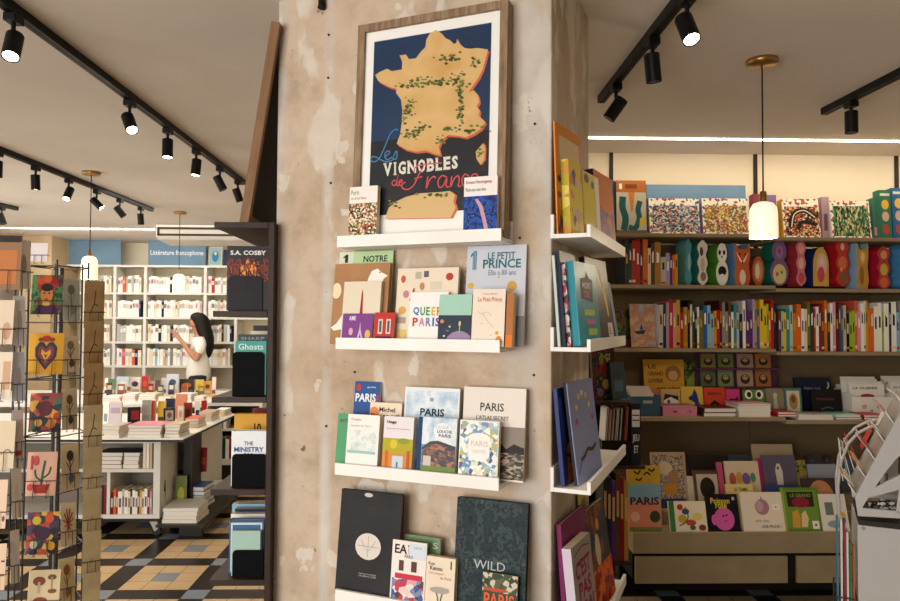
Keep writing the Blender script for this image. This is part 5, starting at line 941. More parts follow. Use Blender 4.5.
# ================================================================== white card rack at the photo's edge
YW = 2.35
_o = W(858, 540, YW); FR = Face((_o.x, _o.y), (.88, -.47)); FRM = FR.mat(0, 0, 0)
_o2 = W(858, 480, 2.85); FR2 = Face((_o2.x, _o2.y), (.88, -.47)); FRM2 = FR2.mat(0, 0, 0)
def wp(px, py, Y=YW): return (FR if Y == YW else FR2).at(px, py, 0)
r = thing('card_rack', 'white stepped card rack with cut-out sides on a white cabinet', 'card rack', FRM.copy())
def poly(mb, pts, y0, y1, mat=LACQUER): mb.prism([wp(*p) for p in pts], y0, y1, mat)
WR = M('B4B1AD', .5)
for nm_, y0 in (('side_panel', 0), ('side_panel', .29)):
    b = MB()
    poly(b, [(855, 497), (862, 508), (872, 492), (884, 474), (897, 458), (909, 450), (909, 396)], y0, y0 + .012, WR); poly(b, [(862, 508), (858, 516), (909, 519), (909, 512.5)], y0, y0 + .012, WR); poly(b, [(855, 497), (858, 516), (862, 508)], y0, y0 + .012, WR); poly(b, [(874, 488), (868, 498), (909, 487), (909, 470)], y0, y0 + .012, WR); poly(b, [(899, 489), (896, 513), (909, 514), (909, 487)], y0, y0 + .012, WR)
    b.build(nm_, r)
b = MB(); q0, q1 = wp(856, 498), wp(909, 398); b.add([(q0[0], .013, q0[1]), (q0[0], .289, q0[1]), (q1[0], .289, q1[1]), (q1[0], .013, q1[1])], [(0, 1, 2, 3)], WR); b.build('sloped_board', r)
def onslope(t): return (q0[0] + (q1[0] - q0[0]) * t, q0[1] + (q1[1] - q0[1]) * t)
for t in (.02, .2, .38, .56, .74, .92):
    x, z = onslope(t); b = MB(); b.prism([(x, z), (x - .003, z + .001), (x - .026, z + .036), (x - .022, z + .037)], .004, .29, M('DCD8D2', .5)); b.build('pocket_divider', r)
zb0 = wp(858, 519)[1]; xb0 = wp(858, 560)[0]
cab = thing('white_cabinet', 'white cabinet carrying the stepped card rack', 'cabinet', FRM @ Matrix.Translation((xb0, 0, 0)))
MB().box(0, .55, 0, .32, .02, zb0 - .02, WR).build('body', cab, bevel=.002); MB().box(.004, .546, .006, .316, zb0 - .0195, zb0 - .004, M('2A2420')).build('shadow_gap', cab); MB().box(.02, .53, .02, .3, 0, .0195, M('2A2420')).build('plinth', cab)
q = wp(863.5, 528); b = MB(); b.cyl((q[0] - xb0, -.0005, q[1]), (q[0] - xb0, -.003, q[1]), .006, M('8A8580', .3, .8), 12); b.build('screw', cab)
gold = ['D8C08A', 'EDE8DE', 'C89A5A', 'D8D4CC', 'E0B890', 'C8B8A0', 'E8E0D0', 'B88A5A', 'D0483A', 'E8E4DC']
for t in (.05, .23, .41, .59, .77):
    x, z = onslope(t)
    for q in range(2):
        mm = FRM @ Matrix.Translation((x - .012 - .012 * q, .03 + .03 * q, z + .012 + .006 * q)) @ Matrix.Rotation(rad(-38), 4, 'Y')
        o = MB().box(0, .0015, 0, .15, 0, .05 - .006 * q, M(gold[int(t * 20 + q * 3) % 10], .5)).build('gift_card', None, mm)
        tag(o, 'small pale card, %s of the pair in the rack\'s %s step from the bottom' % (('inner', 'outer')[q], ORD[int(t * 5.5)]), 'card', 'cards in the stepped rack')
xx = [wp(870, 505)[0], wp(880, 500)[0], wp(888, 506)[0]]
for q, x in enumerate(xx):
    mm = FRM @ Matrix.Translation((x, .05 + .02 * q, zb0 + .012)) @ Matrix.Rotation(rad(-35), 4, 'X')
    o = MB().box(0, .06, 0, .002, 0, .045, PAT(['1E1C1A', '6A6A6A', 'D0CCC4', '3A3A3A'], 120, 'vor')).build('patterned_card', None, mm)
    tag(o, 'black patterned card lying in the rack\'s lower cut-out, %s from the slope' % ORD[q], 'card', 'patterned cards in the rack')
# leaflets standing along the cabinet's flank
lz = wp(850, 601)[1] - .1
lf = thing('leaflet_holder', 'wire leaflet holder hooked on the white cabinet\'s flank', 'leaflet holder', FRM @ Matrix.Translation((xb0 - .066, .02, lz)))
b = MB(); b.tube([(0, 0, 0), (.062, 0, 0), (.062, .2, 0), (0, .2, 0), (0, 0, 0)], .0025, WIRE); b.tube([(0, 0, .1), (.062, 0, .1), (.062, .2, .1), (0, .2, .1), (0, 0, .1)], .0025, WIRE)
for p in ((0, 0), (.062, 0), (0, .2), (.062, .2)): b.tube([(p[0], p[1], 0), (p[0], p[1], .1)], .0025, WIRE)
for y in (.05, .1, .15): b.tube([(0, y, 0), (.062, y, 0)], .0025, WIRE)
b.build('wire_basket', lf)
for q, (c, dx, hpx, yy_) in enumerate((('3A6E80', .004, 522, .05), ('C8C4C0', .016, 523, .06), ('8E2A38', .026, 527, .05), ('C8C4C0', .034, 535, .05), ('3A5E3A', .042, 545, .03), ('9A5230', .052, 548, .03))):
    z1_ = wp(850, hpx)[1]; mm = FRM @ Matrix.Translation((xb0 - .066 + dx, .02 + .012, lz + .003))
    o = MB().box(0, .006, 0, yy_ + .0, 0, z1_ - lz - .003, M(c, .4)).build('leaflet', None, mm); tag(o, '%s leaflet standing in the wire holder beside the white cabinet' % ['teal', 'white', 'red', 'cream-white', 'green', 'orange'][q], 'leaflet', 'leaflets by the white cabinet')
# arched wire rack behind
r = thing('wire_card_rack', 'arched white wire rack of cards behind the stepped card rack', 'card rack', FRM2.copy())
arc = [wp(p[0], p[1], 2.85) for p in ((848, 560), (840, 520), (838, 486), (841, 462), (848, 444), (858, 433), (870, 427), (884, 424))]
for y in (0, .16): b = MB(); b.tube([(x, y, z) for x, z in arc], .006, WR, 8); b.build('arch', r)
for x, z in arc[1:]: b = MB(); b.tube([(x, 0, z), (x, .16, z)], .004, WR, 6); b.build('cross_bar', r)
b = MB(); b.tube([(arc[0][0], .08, arc[0][1]), (arc[0][0] + .06, .08, 0.02)], .01, WR, 8); b.tube([(arc[-1][0], .08, arc[-1][1]), (arc[-1][0], .08, .02)], .01, WR, 8); b.box(arc[0][0], arc[-1][0] + .05, -.02, .18, 0, .02, WR); b.tube([(arc[0][0], 0, arc[0][1]), (arc[0][0], .16, arc[0][1])], .006, WR, 6); b.tube([(arc[-1][0], 0, arc[-1][1]), (arc[-1][0], .16, arc[-1][1])], .006, WR, 6); b.build('stand', r)
for q, (px, py, hh, c, rt) in enumerate(((843, 482, 40, 'E8E4DC', -4), (849, 486, 42, 'B8B4AC', -8), (853, 489, 44, 'E0DCD4', -12), (856, 476, 34, 'E8E4DE', -16), (858, 462, 26, 'D04A34', -24), (862, 450, 22, 'C84A3A', 24), (869, 447, 24, '4A8A5A', 26), (876, 436, 24, 'E8E0D4', 20), (882, 432, 28, 'D8D0C4', 22))):
    x, z = wp(px, py, 2.85); o = MB().box(0, .0025, 0, .12, 0, hh / F * 2.87, M(c, .5)).build('greeting_card', None, FRM2 @ Matrix.Translation((x, .02, z)) @ Matrix.Rotation(rad(rt), 4, 'Y'))
    tag(o, '%s card, %s along the arched wire rack from its foot' % (['white', 'grey', 'cream', 'ivory', 'vermilion', 'red', 'green', 'pale', 'sand'][q], ORD[q]), 'card', 'cards in the arched wire rack')

# ================================================================== postcard spinners
def card(m, w, h, base, art, label, group, name='postcard'):
    o = MB().box(0, w, 0, .0016, 0, h, base).build(name, None, m); tag(o, label, 'card', group)
    if art: paint(o, art, w, h)
    return o
def pocket(parent, m, w, h, T=.006):
    b = MB(); z = h * .34; y0, y1 = -.006, .008
    b.tube([(-.004, y1, z), (-.004, y0, z), (w + .004, y0, z), (w + .004, y1, z)], .0013, WIRE, 5)
    for x in (w * .28, w * .72): b.tube([(x, y0, z), (x, y0, -.006), (x, y1, -.006)], .0011, WIRE, 5)
    o = b.build('card_pocket', None, m); o.parent = parent; o.matrix_parent_inverse = parent.matrix_world.inverted()
def spinner(cx, cy, ztop, rods, label):
    r = thing('postcard_spinner', label, 'postcard spinner', Matrix.Translation((cx, cy, 0)))
    MB().lathe([(0, 0), (.13, 0), (.13, .012), (.03, .03), (.02, .05), (0, .05)], BLACKMETAL, 24).build('base', r)
    MB().cyl((0, 0, .05), (0, 0, ztop - .02), .011, M('6A6864', .35, .8), 10).build('pole', r)
    for x, y in rods: MB().cyl((x, y, .2), (x, y, ztop), .003, WIRE, 6).build('upright_rod', r)
    for z in [ztop - .02 - .19 * k for k in range(8)]:
        if z < .25: break
        b = MB(); pts = [(x, y, z) for x, y in rods]; b.tube(pts + pts[:1], .0022, WIRE, 5); b.tube([(0, 0, z), pts[0]], .0022, WIRE, 5); b.build('frame_ring', r)
    return r
pc = W(58, 400, 2.46)
zt1 = W(58, 262, 2.46).z
S1 = spinner(pc.x, pc.y, zt1, [(-.075, -.1), (.04, -.1), (.085, .02), (.03, .09), (-.06, .08)], 'wire postcard spinner in front, with colourful folk-art cards')
FOLK = PAT(['1A1618', '8A2A22', '1A1618', 'C8922A', '3A5A3A', '1A1618', 'B8482A'], 48, 'vor')
FOLK2 = PAT(['1E161A', 'A83A1E', 'C8A02A', '3A2A4A', '2A4A3A', '7A1E2A'], 52, 'vor')
GR = PAT(['2E5A34', '1E3A24', '4A7A3A', '6A2A3A', '3A2A4A'], 26, 'noise')
A = [(30, 61, 275, 315, GR, [('e', .5, .78, .34, .2, 'A8301E'), ('e', .3, .86, .14, .1, 'C8482A'), ('e', .7, .86, .14, .1, '8E2418'), ('e', .5, .9, .14, .1, 'D0602E'), ('e', .5, .5, .2, .26, 'C87A3A'), ('e', .5, .68, .2, .1, '241614'), ('e', .42, .54, .04, .02, '1A1412'), ('e', .58, .54, .04, .02, '1A1412'), ('e', .5, .38, .06, .025, 'A02A22'), ('p', [(.1, 0), (.2, .2), (.4, .28), (.6, .28), (.8, .2), (.9, 0)], '4A2440'), ('e', .5, .26, .14, .04, 'D8A03A')], 'portrait postcard with a red flower crown over green'),
     (27, 62, 333, 375, M('D8A01E', .5), [('p', [(.5, .1), (.2, .42), (.18, .64), (.3, .78), (.42, .78), (.5, .68), (.58, .78), (.7, .78), (.82, .64), (.8, .42)], '3A3644'), ('p', [(.5, .2), (.28, .46), (.28, .62), (.36, .7), (.5, .6), (.64, .7), (.72, .62), (.72, .46)], '8A3A44'), ('p', [(.5, .3), (.36, .5), (.38, .6), (.5, .52), (.62, .6), (.64, .5)], 'D8A83A'), ('p', [(.5, .38), (.44, .5), (.5, .46), (.56, .5)], 'A8281E'), ('e', .5, .86, .14, .08, 'B03A1E'), ('e', .34, .84, .08, .05, '8A3A2A'), ('e', .66, .84, .08, .05, '8A3A2A')], 'yellow postcard with a dark flaming heart'),
     (28, 60, 393, 433, FOLK, [('e', .5, .6, .22, .2, '5A1A22'), ('e', .3, .24, .12, .1, 'D8A03A'), ('e', .7, .2, .14, .1, 'C8702A'), ('e', .86, .4, .1, .1, 'B83A24')], 'black postcard scattered with orange fruit'),
     (25, 55, 452, 497, M('D8A890', .5), [('b', [(.5, .16), (.54, .5), (.6, .8)], .08, '2E5A34'), ('b', [(.54, .4), (.74, .5), (.8, .66)], .06, '2E5A34'), ('b', [(.52, .34), (.32, .44), (.28, .6)], .06, '2E5A34'), ('p', [(.2, .26), (.8, .26), (.7, .06), (.3, .06)], 'A8281E'), ('r', .12, .6, .2, .92, 'A83A44'), ('e', .3, .8, .1, .12, 'C04A4A'), ('e', .14, .2, .1, .08, 'C8443A')], 'pink postcard with a potted green cactus'),
     (25, 57, 512, 556, FOLK2, [('e', .5, .5, .26, .16, '3A1E3A'), ('e', .3, .8, .14, .1, 'C8B02A'), ('e', .7, .84, .14, .1, 'C8482A'), ('e', .8, .2, .12, .1, 'D89A2A'), ('e', .24, .24, .12, .1, 'C8C0A0')], 'dark postcard thick with red and yellow blooms'),
     (26, 58, 570, 618, M('CFBB94', .6), [('e', .34, .76, .2, .1, '7A3A24'), ('r', .3, .5, .38, .74, 'B09A74'), ('e', .74, .84, .14, .06, '6A4A30'), ('r', .71, .6, .77, .84, 'A08A64'), ('e', .4, .34, .22, .08, '8A3A24'), ('e', .76, .54, .14, .05, '7A4A30')], 'tan postcard printed with brown mushrooms')]
for q, (x0, x1, y0, y1, base, art, lab) in enumerate(A):
    m, w, h = Face((0, 2.30), (math.cos(.1), math.sin(.1))).fit(x0, x1, y0, y1, 0, 6); card(m, w, h, base, art, lab + ', facing out on the front spinner', 'folk-art postcards on the front spinner'); pocket(S1, m, w, h)
o62 = W(63, 400, 2.28)
FB = Face((o62.x, o62.y), (math.cos(.75), math.sin(.75)))
Bc = [(63, 80, 279, 321, 'B4B8AC', ['6A7A6A', '8A9A8A']), (62.5, 79, 336, 373, 'D8CCB4', ['8A7A6A', '5A5A4A']), (62, 77.5, 389, 431, 'D0C09C', ['6A5A44', '4A4A4A']), (61.5, 79, 444, 491, 'CDBB95', ['3A3A34', '5A6A7A']), (61, 76, 503, 548, 'DACBA4', ['A03A30', 'B84A3A']), (59, 75, 558, 606, 'CDB88C', ['8A5A34', '9A6A3A'])]
for q, (x0, x1, y0, y1, base, (i1, i2)) in enumerate(Bc):
    m, w, h = FB.fit(x0, x1, y0, y1, 0, 6)
    art = [('b', [(.5, .1), (.52, .4), (.46, .7)], .06, i1), ('b', [(.5, .4), (.3, .6)], .05, i2), ('b', [(.5, .45), (.74, .66)], .05, i2), ('e', .5, .74, .2, .12, i1), ('e', .56, .24, .16, .1, i2)] if q != 4 else [('b', [(.5, .5), (.5 + .34 * math.cos(t), .62 + .26 * math.sin(t))], .07, i1) for t in [k * PI / 5 for k in range(10)]] + [('b', [(.5, .6), (.5, .16)], .05, i2)]
    card(m, w, h, base, art, ('grey-green', 'pale sketch', 'tan sketch', 'buff bird-sketch', 'cream red-bloom', 'ochre-sketch')[q] + ' postcard, %s from the top on the front spinner\'s angled face' % ORD[q], 'angled postcards on the front spinner'); pocket(S1, m, w, h)
oc = W(84, 400, 2.42)
FC = Face((oc.x, oc.y), (math.cos(.55), math.sin(.55)))
KR = surf('kraft_card', [(.3, '8E6F49'), (.7, 'A88759')], 14, .8, .03, 4); KR2 = surf('buff_card', [(.3, 'AE9A72'), (.7, 'C0AC84')], 14, .8, .03, 4)
for q in range(9):
    y0 = (281, 321, 363, 405, 447, 489, 531, 573, 615)[q] - 40 * 0
    m, w, h = FC.fit(83.5 - q * .3, 103.5 - q * .6, y0, y0 + 47, 0, -5, None, .0)
    card(m, w, h, KR if q < 3 else KR2, [('b', [(.3, .3), (.5, .5), (.7, .46)], .05, '4A3A2A'), ('b', [(.5, .5), (.56, .8)], .04, '4A3A2A')] if q < 4 else [('b', [(.4, .2), (.5, .4), (.56, .3)], .03, '8A7A54')], 'kraft envelope card, %s from the top of the front spinner\'s outer column' % ORD[q], 'kraft cards on the front spinner', 'kraft_card'); pocket(S1, m, w, h)
# second spinner, half outside the photo
p2 = W(-14, 400, 2.12)
S2 = spinner(p2.x, p2.y, W(-14, 240, 2.12).z, [(-.09, -.1), (.06, -.1), (.1, .03), (.02, .1), (-.1, .05)], 'second wire postcard spinner, cut by the photo edge')
FD = Face((W(0, 400, 1.98).x, 1.98), (math.cos(.12), math.sin(.12)))
o17 = W(15.5, 400, 2.0); FE = Face((o17.x, o17.y), (math.cos(.9), math.sin(.9)))
cD = [(-22, 19.5, 233, 290, '8E6A4A', [('r', .3, .84, .98, .96, '2A1E1A'), ('r', .1, .1, .9, .7, 'B8703A')], 'brown card with a dark upper band'), (-20, 12, 300, 345, 'D8C4AC', [('e', .8, .3, .14, .2, 'C89A7A')], 'pale peach card'), (-20, 10, 352, 400, 'DCCDB8', [('r', .7, .2, .95, .8, 'C8A080')], 'cream card with a tan block'), (-20, 13, 421, 470, 'D4C2A4', [('b', [(.6, .3), (.8, .4), (.95, .3)], .04, '8A7A5A')], 'beige card with fine lines'), (-20, 5, 480, 530, 'DCC0A6', [('e', .9, .2, .06, .06, '7A4A3A')], 'blush card'), (-20, 4, 544, 592, 'D8BCA0', [('r', .8, .3, .95, .34, '6A4A3A'), ('r', .8, .6, .95, .64, '6A4A3A')], 'pinkish card with short dark bars')]
for q, (x0, x1, y0, y1, base, art, lab) in enumerate(cD):
    m, w, h = FD.fit(x0, x1, y0, y1, 0, 5); card(m, w, h, base, art, lab + ', facing out on the spinner at the photo edge', 'cards on the edge spinner'); pocket(S2, m, w, h)
cE = [(17.5, 31, 240, 289, 'E4DDD0', 'white'), (14, 26, 296, 346, 'C8C4C4', 'pale grey'), (13, 25, 352, 402, 'B8BCC8', 'bluish'), (13, 24, 410, 460, 'C8B8B4', 'dusty pink'), (12, 22, 468, 520, 'B8A490', 'taupe'), (11, 20, 530, 585, 'B0A08C', 'fawn')]
for q, (x0, x1, y0, y1, base, nm_) in enumerate(cE):
    m, w, h = FE.fit(x0, x1, y0, y1, 0, 5); card(m, w, h, base, [('r', .2, .06, .8, .16, 'B83A44')] if q == 3 else [('e', .5, .5, .2, .2, 'A89A94')], '%s card, %s from the top on the edge spinner\'s angled face' % (nm_, ORD[q]), 'cards on the edge spinner'); pocket(S2, m, w, h)
m, w, h = Face((0, 2.62), (1, 0)).fit(30, 47, 243, 262, 0, 4); card(m, w, h, 'DCD2D2', [], 'blank pinkish card behind the top of the front spinner', None); pocket(S1, m, w, h)
# ================================================================== book islands in the middle of the shop
Y1 = 5.3; zT = W(140, 439, Y1).z
xr1 = W(183, 439, Y1).x; yfar = onz(232, 413.5, zT).y; xl1 = -4.3
DKE = M('2A2622', .4)
r = thing('island_worktop', 'long white worktop with a dark edge on the nearer book island', 'worktop', Matrix.Translation((xl1, Y1, zT)))
MB().box(0, xr1 - xl1, 0, yfar - Y1, -.006, 0, LACQUER).build('top_sheet', r); MB().box(0, xr1 - xl1, 0, yfar - Y1, -.022, -.0065, DKE).build('edge_band', r)
zT1 = zT - .0225
xc1 = W(160, 480, 5.42).x; yc0, yc1 = 5.42, W(177, 480, 5.42) and 5.80
r = thing('island_cabinet', 'white open book cabinet on casters under the nearer island', 'cabinet', Matrix.Translation((0, yc0, 0)))
zb = .14; zm = W(150, 469, yc0).z
MB().box(xc1 - .05, xc1, 0, yc1 - yc0, zb, zT1 - .001, CARCASS).build('side_panel', r); MB().box(xl1 + .1, xl1 + .15, 0, yc1 - yc0, zb, zT1 - .001, CARCASS).build('side_panel', r)
MB().box(xl1 + .1, xc1 - .051, .0, yc1 - yc0 - .02, zb, zb + .03, CARCASS).build('shelf', r); MB().box(xl1 + .15, xc1 - .051, .002, yc1 - yc0 - .02, zm - .025, zm, CARCASS).build('shelf', r)
MB().box(xl1 + .151, xc1 - .051, .002, yc1 - yc0, zT1 - .03, zT1 - .001, CARCASS).build('top_rail', r); MB().box(xl1 + .151, xc1 - .051, yc1 - yc0 - .019, yc1 - yc0, zb, zT1 - .032, M('8A8072')).build('back_panel', r)
xv = W(108, 500, yc0).x; MB().box(xv - .012, xv + .012, .004, yc1 - yc0 - .02, zb + .0305, zm - .026, CARCASS).build('divider', r)
MB().box(xl1 + .1, xc1, .03, yc1 - yc0, zb - .03, zb - .0005, DKE).build('base_rail', r)
def caster(x, y): b = MB(); b.add([(x - .03, y, zb - .031), (x + .03, y, zb - .031), (x + .035, y, .05), (x + .01, y, .03), (x - .03, y + .04, zb - .031), (x + .03, y + .04, zb - .031), (x + .035, y + .04, .05), (x + .01, y + .04, .03)], [(0, 1, 2, 3), (4, 7, 6, 5), (0, 4, 5, 1), (1, 5, 6, 2), (2, 6, 7, 3), (3, 7, 4, 0)], M('A8A49C', .4, .6)); b.cyl((x + .022, y + .006, .032), (x + .022, y + .034, .032), .032, DKE, 14); return b
for x in (xc1 - .06, xl1 + .3):
    for y in (.04, .3): caster(x, y).build('caster', r)
# second cabinet and the low deck beside it
y20, y21 = 6.05, yfar - .05; xc2 = xr1 - .12
r2 = thing('island_cabinet', 'white panelled cabinet with red books on its end, further along the island', 'cabinet', Matrix.Translation((0, y20, 0)))
MB().box(xl1 + .3, xc2, 0, y21 - y20, .14, zT1 - .001, CARCASS).build('body', r2, bevel=.003); MB().box(xl1 + .35, xc2 - .05, .05, y21 - y20 - .05, 0, .1395, DKE).build('plinth', r2)
zr_ = W(198, 472, y20 - .05).z
MB().box(xc2 - .2, xc2 + .02, -.07, -.0005, zr_ - .012, zr_, DKE).build('display_ledge', r2)
MB().box(xc1 + .06, xc1 + .13, 5.75 - y20, -.072, .14, zT1 - .001, DKE).build('post_panel', r2)
zd = W(190, 524.5, Y1 + .03).z
r3 = thing('display_deck', 'low dark deck of books along the flank of the nearer island', 'low shelf', Matrix.Translation((0, Y1, 0)))
MB().box(xc1 + .01, xr1 + .16, .02, y20 - Y1 - .08, zd - .02, zd, DKE).box(xc2 + .025, xr1 + .16, y20 - Y1 - .0795, 1.2, zd - .02, zd, DKE).build('deck_board', r3)
for y in (.15, 1.05): MB().box(xc2 + .05, xr1 + .1, y, y + .04, 0, zd - .0205, DKE).build('foot', r3)
def pile(px0, px1, pyb, z, cols, T, dep, lab, rot=0, Yp=None):
    Yp = onz((px0 + px1) / 2, pyb, z).y if Yp is None else Yp
    zz_ = z + .0006
    for q, c in enumerate(cols): zz_ += flatbook(px0 + (q * 7 % 3) * .5, px1 - (q * 5 % 3) * .5, Yp, zz_, T, dep, c, '%s book, %s' % (c, lab % ORD[q]), rot + (q * 37 % 9) - 4) + .0005
    return zz_
def up(px0, px1, pyt, pyb, z, T, cov, art, label, rot=0, lean=4, Yp=None, **k):
    Yp = onz((px0 + px1) / 2, pyb, z).y if Yp is None else Yp
    m, w, h = Face((W(px0, pyb, Yp).x, Yp), (math.cos(rad(rot)), math.sin(rad(rot)))).fit(px0, px1, pyt, pyb, 0, lean, z + .0006, T)
    return book(m, w, h, T, cov, art, label, **k)
z = zT
pile(97, 121, 438, z, ('cream', 'cream', 'silver'), .03, .2, '%s up in the white stack at the spinner end of the island', 0, 5.33)
pile(128, 162, 437.5, z, ('silver', 'cream', 'silver', 'pink'), .024, .22, '%s up in the low stack at the island\'s near edge', 2, 5.34)
pile(165, 181, 436, z, ('cream', 'charcoal', 'cream', 'beige'), .024, .2, '%s up in the stack on the island\'s near corner', 0, 5.37)
pile(184, 199, 428, z, ('peach', 'cream', 'coral'), .026, .2, '%s up in the second stack along the island\'s aisle edge', 4)
pile(199, 213, 421.5, z, ('white', 'cream', 'peach', 'beige'), .02, .2, '%s up in the third stack along the island\'s aisle edge', 0)
pile(214, 226, 416.5, z, ('cream', 'beige', 'white'), .02, .18, '%s up in the last stack along the island\'s aisle edge', 0)
up(102, 108, 403, 426, z, .02, 'white', [('r', .2, .3, .8, .6, '8A9AA8')], 'white book upright beside the spinner on the island', Yp=5.75)
up(108.5, 120.5, 402, 426, z, .02, 'C8BEC8', [('r', .1, .6, .9, .8, 'A89AA8')], 'pale lilac book upright near the spinner on the island', Yp=5.7)
up(127, 140, 407, 437, z, .035, '1E1718', [('r', .3, .5, .9, .86, '8A1E22')], 'black and red book standing angled at the island\'s near edge', rot=22, spine=M('CBB393'), Yp=5.56, name='hardback')
up(141, 150, 400, 428, z, .02, '8E8A86', [('r', .1, .2, .9, .5, '7A7672')], 'tall grey book upright behind the black and red one', Yp=5.72)
up(150, 154.5, 400.5, 427, z, .02, 'C8482E', [], 'narrow orange-red book upright on the island', Yp=5.75)
up(157, 164.5, 401, 427, z, .02, 'D8B83A', [('r', .1, .1, .9, .4, '4A4A3A')], 'small yellow book upright on the island', Yp=5.85)
up(164.5, 174, 398.5, 424, z, .02, '2E3A5A', [('r', .2, .3, .8, .6, '4A5A7A')], 'dark blue book upright behind the framed-cover book', Yp=6.0)
up(163.5, 175, 408, 435.5, z, .02, '3A3834', [('r', .16, .1, .84, .9, 'B8B0A0'), ('r', .24, .2, .76, .5, '5A544C'), ('e', .5, .7, .2, .12, '7A5A4A')], 'dark-bordered book standing angled near the island\'s corner', rot=30, Yp=5.6)
up(175, 186, 394, 416, z, .02, 'D88A6A', [('r', .1, .1, .9, .5, 'C8684A')], 'salmon pink book upright further back on the island', Yp=6.35)
up(177, 183, 406, 425, z, .02, 'E0D6CC', [('e', .5, .6, .3, .2, 'B8A89A')], 'pale book upright in the island\'s middle', Yp=5.95)
up(183.5, 192, 402.5, 420, z, .02, '9A3A2A', [('r', .2, .2, .8, .7, '5A2A22')], 'brick red book upright in the island\'s middle', Yp=6.05, rot=15)
up(194.5, 200, 401, 416, z, .02, 'EDE8E0', [('r', .2, .2, .9, .5, '2A3A6A')], 'white and navy book upright towards the island\'s far end', Yp=6.35, rot=15)
up(201, 206.5, 400.5, 415, z, .02, 'B0222A', [], 'bright red book upright towards the island\'s far end', Yp=6.5, rot=10)
# in the near cabinet
zs1, zs0 = zm + .0006, zb + .0306
YC = yc0 + .015
pile(98, 124, 460, zs1 - .0006, ('beige', 'maroon', 'cream', 'charcoal'), .03, .2, '%s up in the stack near the spinner on the cabinet\'s upper shelf', 0, YC)
pile(124.5, 141, 460, zs1 - .0006, ('cream', 'beige', 'white', 'navy'), .03, .2, '%s up in the stack beside upright books on the cabinet\'s upper shelf', 0, YC)
for q, (c, x0, x1) in enumerate((('cream', 143, 146), ('white', 146.4, 149), ('beige', 149.4, 152))): 
    a_, b_ = W(x0, 460, YC).x, W(x1, 460, YC).x; book(Matrix.Translation((a_, YC, zs1)), b_ - a_ - .001, .2, .15, c, [], '%s book, %s upright on the island cabinet\'s upper shelf' % (c, ORD[q]))
px = 99
for q, (c, wd_) in enumerate(zip('navy charcoal crimson'.split(), (2.6, 2.6, 2.6))):
    a_, b_ = W(px, 500, YC).x, W(px + wd_, 500, YC).x; book(Matrix.Translation((a_, YC, zs0)), b_ - a_ - .001, .22, .15, c, [], '%s book, %s upright left of the cabinet divider' % (c, ORD[q])) ; px += wd_
px = 110.5
for q, (c, wd_) in enumerate(zip('maroon orange red white silver white cream charcoal white white brown gold cream white crimson lilac grey navy'.split(), (3, 2.4, 2.2, 4, 2.4, 3.4, 2.4, 2, 3, 2.2, 2, 2.2, 2.6, 3, 2.4, 2.2, 2.2, 2.2))):
    if px + wd_ > 153: break
    a_, b_ = W(px, 500, YC).x, W(px + wd_, 500, YC).x; book(Matrix.Translation((a_, YC, zs0)), b_ - a_ - .001, .17 + .02 * ((q * 5) % 3) / 2, .15, c, [('r', .2, .3, .8, .7, 'D8D0C4' if c not in ('white', 'cream', 'silver') else '7A5A5A')], '%s book, %s upright after the divider on the cabinet\'s bottom shelf' % (c, ORD[q])); px += wd_
# flat books over them
hz = zs0 + .195
r = None
# flank: books on the deck
zq = zd
pile(164, 199, 522, zq, ('cream', 'silver', 'white', 'silver'), .028, .28, '%s up in the wide stack on the low deck', 3, Y1 + .06)
pile(188, 207, 505, zq, ('navy', 'sky', 'blue', 'teal', 'blue'), .034, .22, '%s up in the blue stack on the low deck', -4, Y1 + .48)
pile(207, 219, 497, zq, ('cream', 'orange', 'white'), .03, .2, '%s up in the stack at the deck\'s far end', 0, Y1 + .9)
up(161.5, 166.5, 480, 521, zq, .02, '2E5A3A', [('r', .2, .3, .9, .7, 'B8C0A0')], 'dark green book standing against the near cabinet\'s flank', Yp=Y1 + .17, rot=58)
up(175, 186, 476, 503, zq, .02, '6A7A2E', [('e', .5, .5, .3, .2, 'B8B03A')], 'olive green book standing on the low deck', Yp=Y1 + .36, rot=10)
for q, (x0, x1, yt) in enumerate(((190, 199, 446), (199.6, 206.5, 447.5))):
    m, w, h = row(y20 - .05).fit(x0, x1, yt, 472, 0, 4, zr_ + .0006, .014); book(m, w, h, .014, ('B5262A', 'A82036')[q], [('r', .2, .3, .8, .6, 'C8503A')], ('scarlet book facing out on the end of the further island cabinet', 'crimson book facing out beside the scarlet one on the island')[q])

# further table
Y2, Y2b = 7.5, 8.95
zF = zT
xr2 = W(216, 398, Y2).x; xl2 = -5.2
r = thing('book_table', 'white book table in front of the far bookcase', 'table', Matrix.Translation((xl2, Y2, 0)))
MB().box(0, xr2 - xl2, 0, Y2b - Y2, zF - .035, zF, LACQUER).build('tabletop', r, bevel=.003)
for x in (.05, xr2 - xl2 - .11):
    for y in (.05, Y2b - Y2 - .11): MB().box(x, x + .06, y, y + .06, 0, zF - .0355, CARCASS).build('leg', r)
MB().box(.12, xr2 - xl2 - .12, .12, Y2b - Y2 - .12, .3, .33, CARCASS).build('lower_shelf', r)
it = [(104, 107, 378, 'white'), (107.5, 115, 379, '5E8A5A'), (116, 128, 376.5, 'B8C8D0'), (129, 140, 377, 'E8D8C8'), (141, 148, 376, 'B02A2A'), (142.5, 154, 381, 'C8A898'), (154.5, 160, 380, '5A4A4A'), (161, 166, 378, 'D8D0C8'), (166, 178, 374, 'C8CDD8'), (179, 194, 379, '3A3028'), (195, 203, 379.5, 'C8B44A'), (203.5, 211, 381, 'D8A03A'), (211.5, 215.5, 377, 'E0D0C0')]
lb = ['slim white', 'green-covered', 'pale blue', 'cream and pink', 'deep red', 'dusty pink', 'dark brown', 'light grey', 'pale periwinkle', 'black and gold', 'mustard', 'orange', 'ivory']
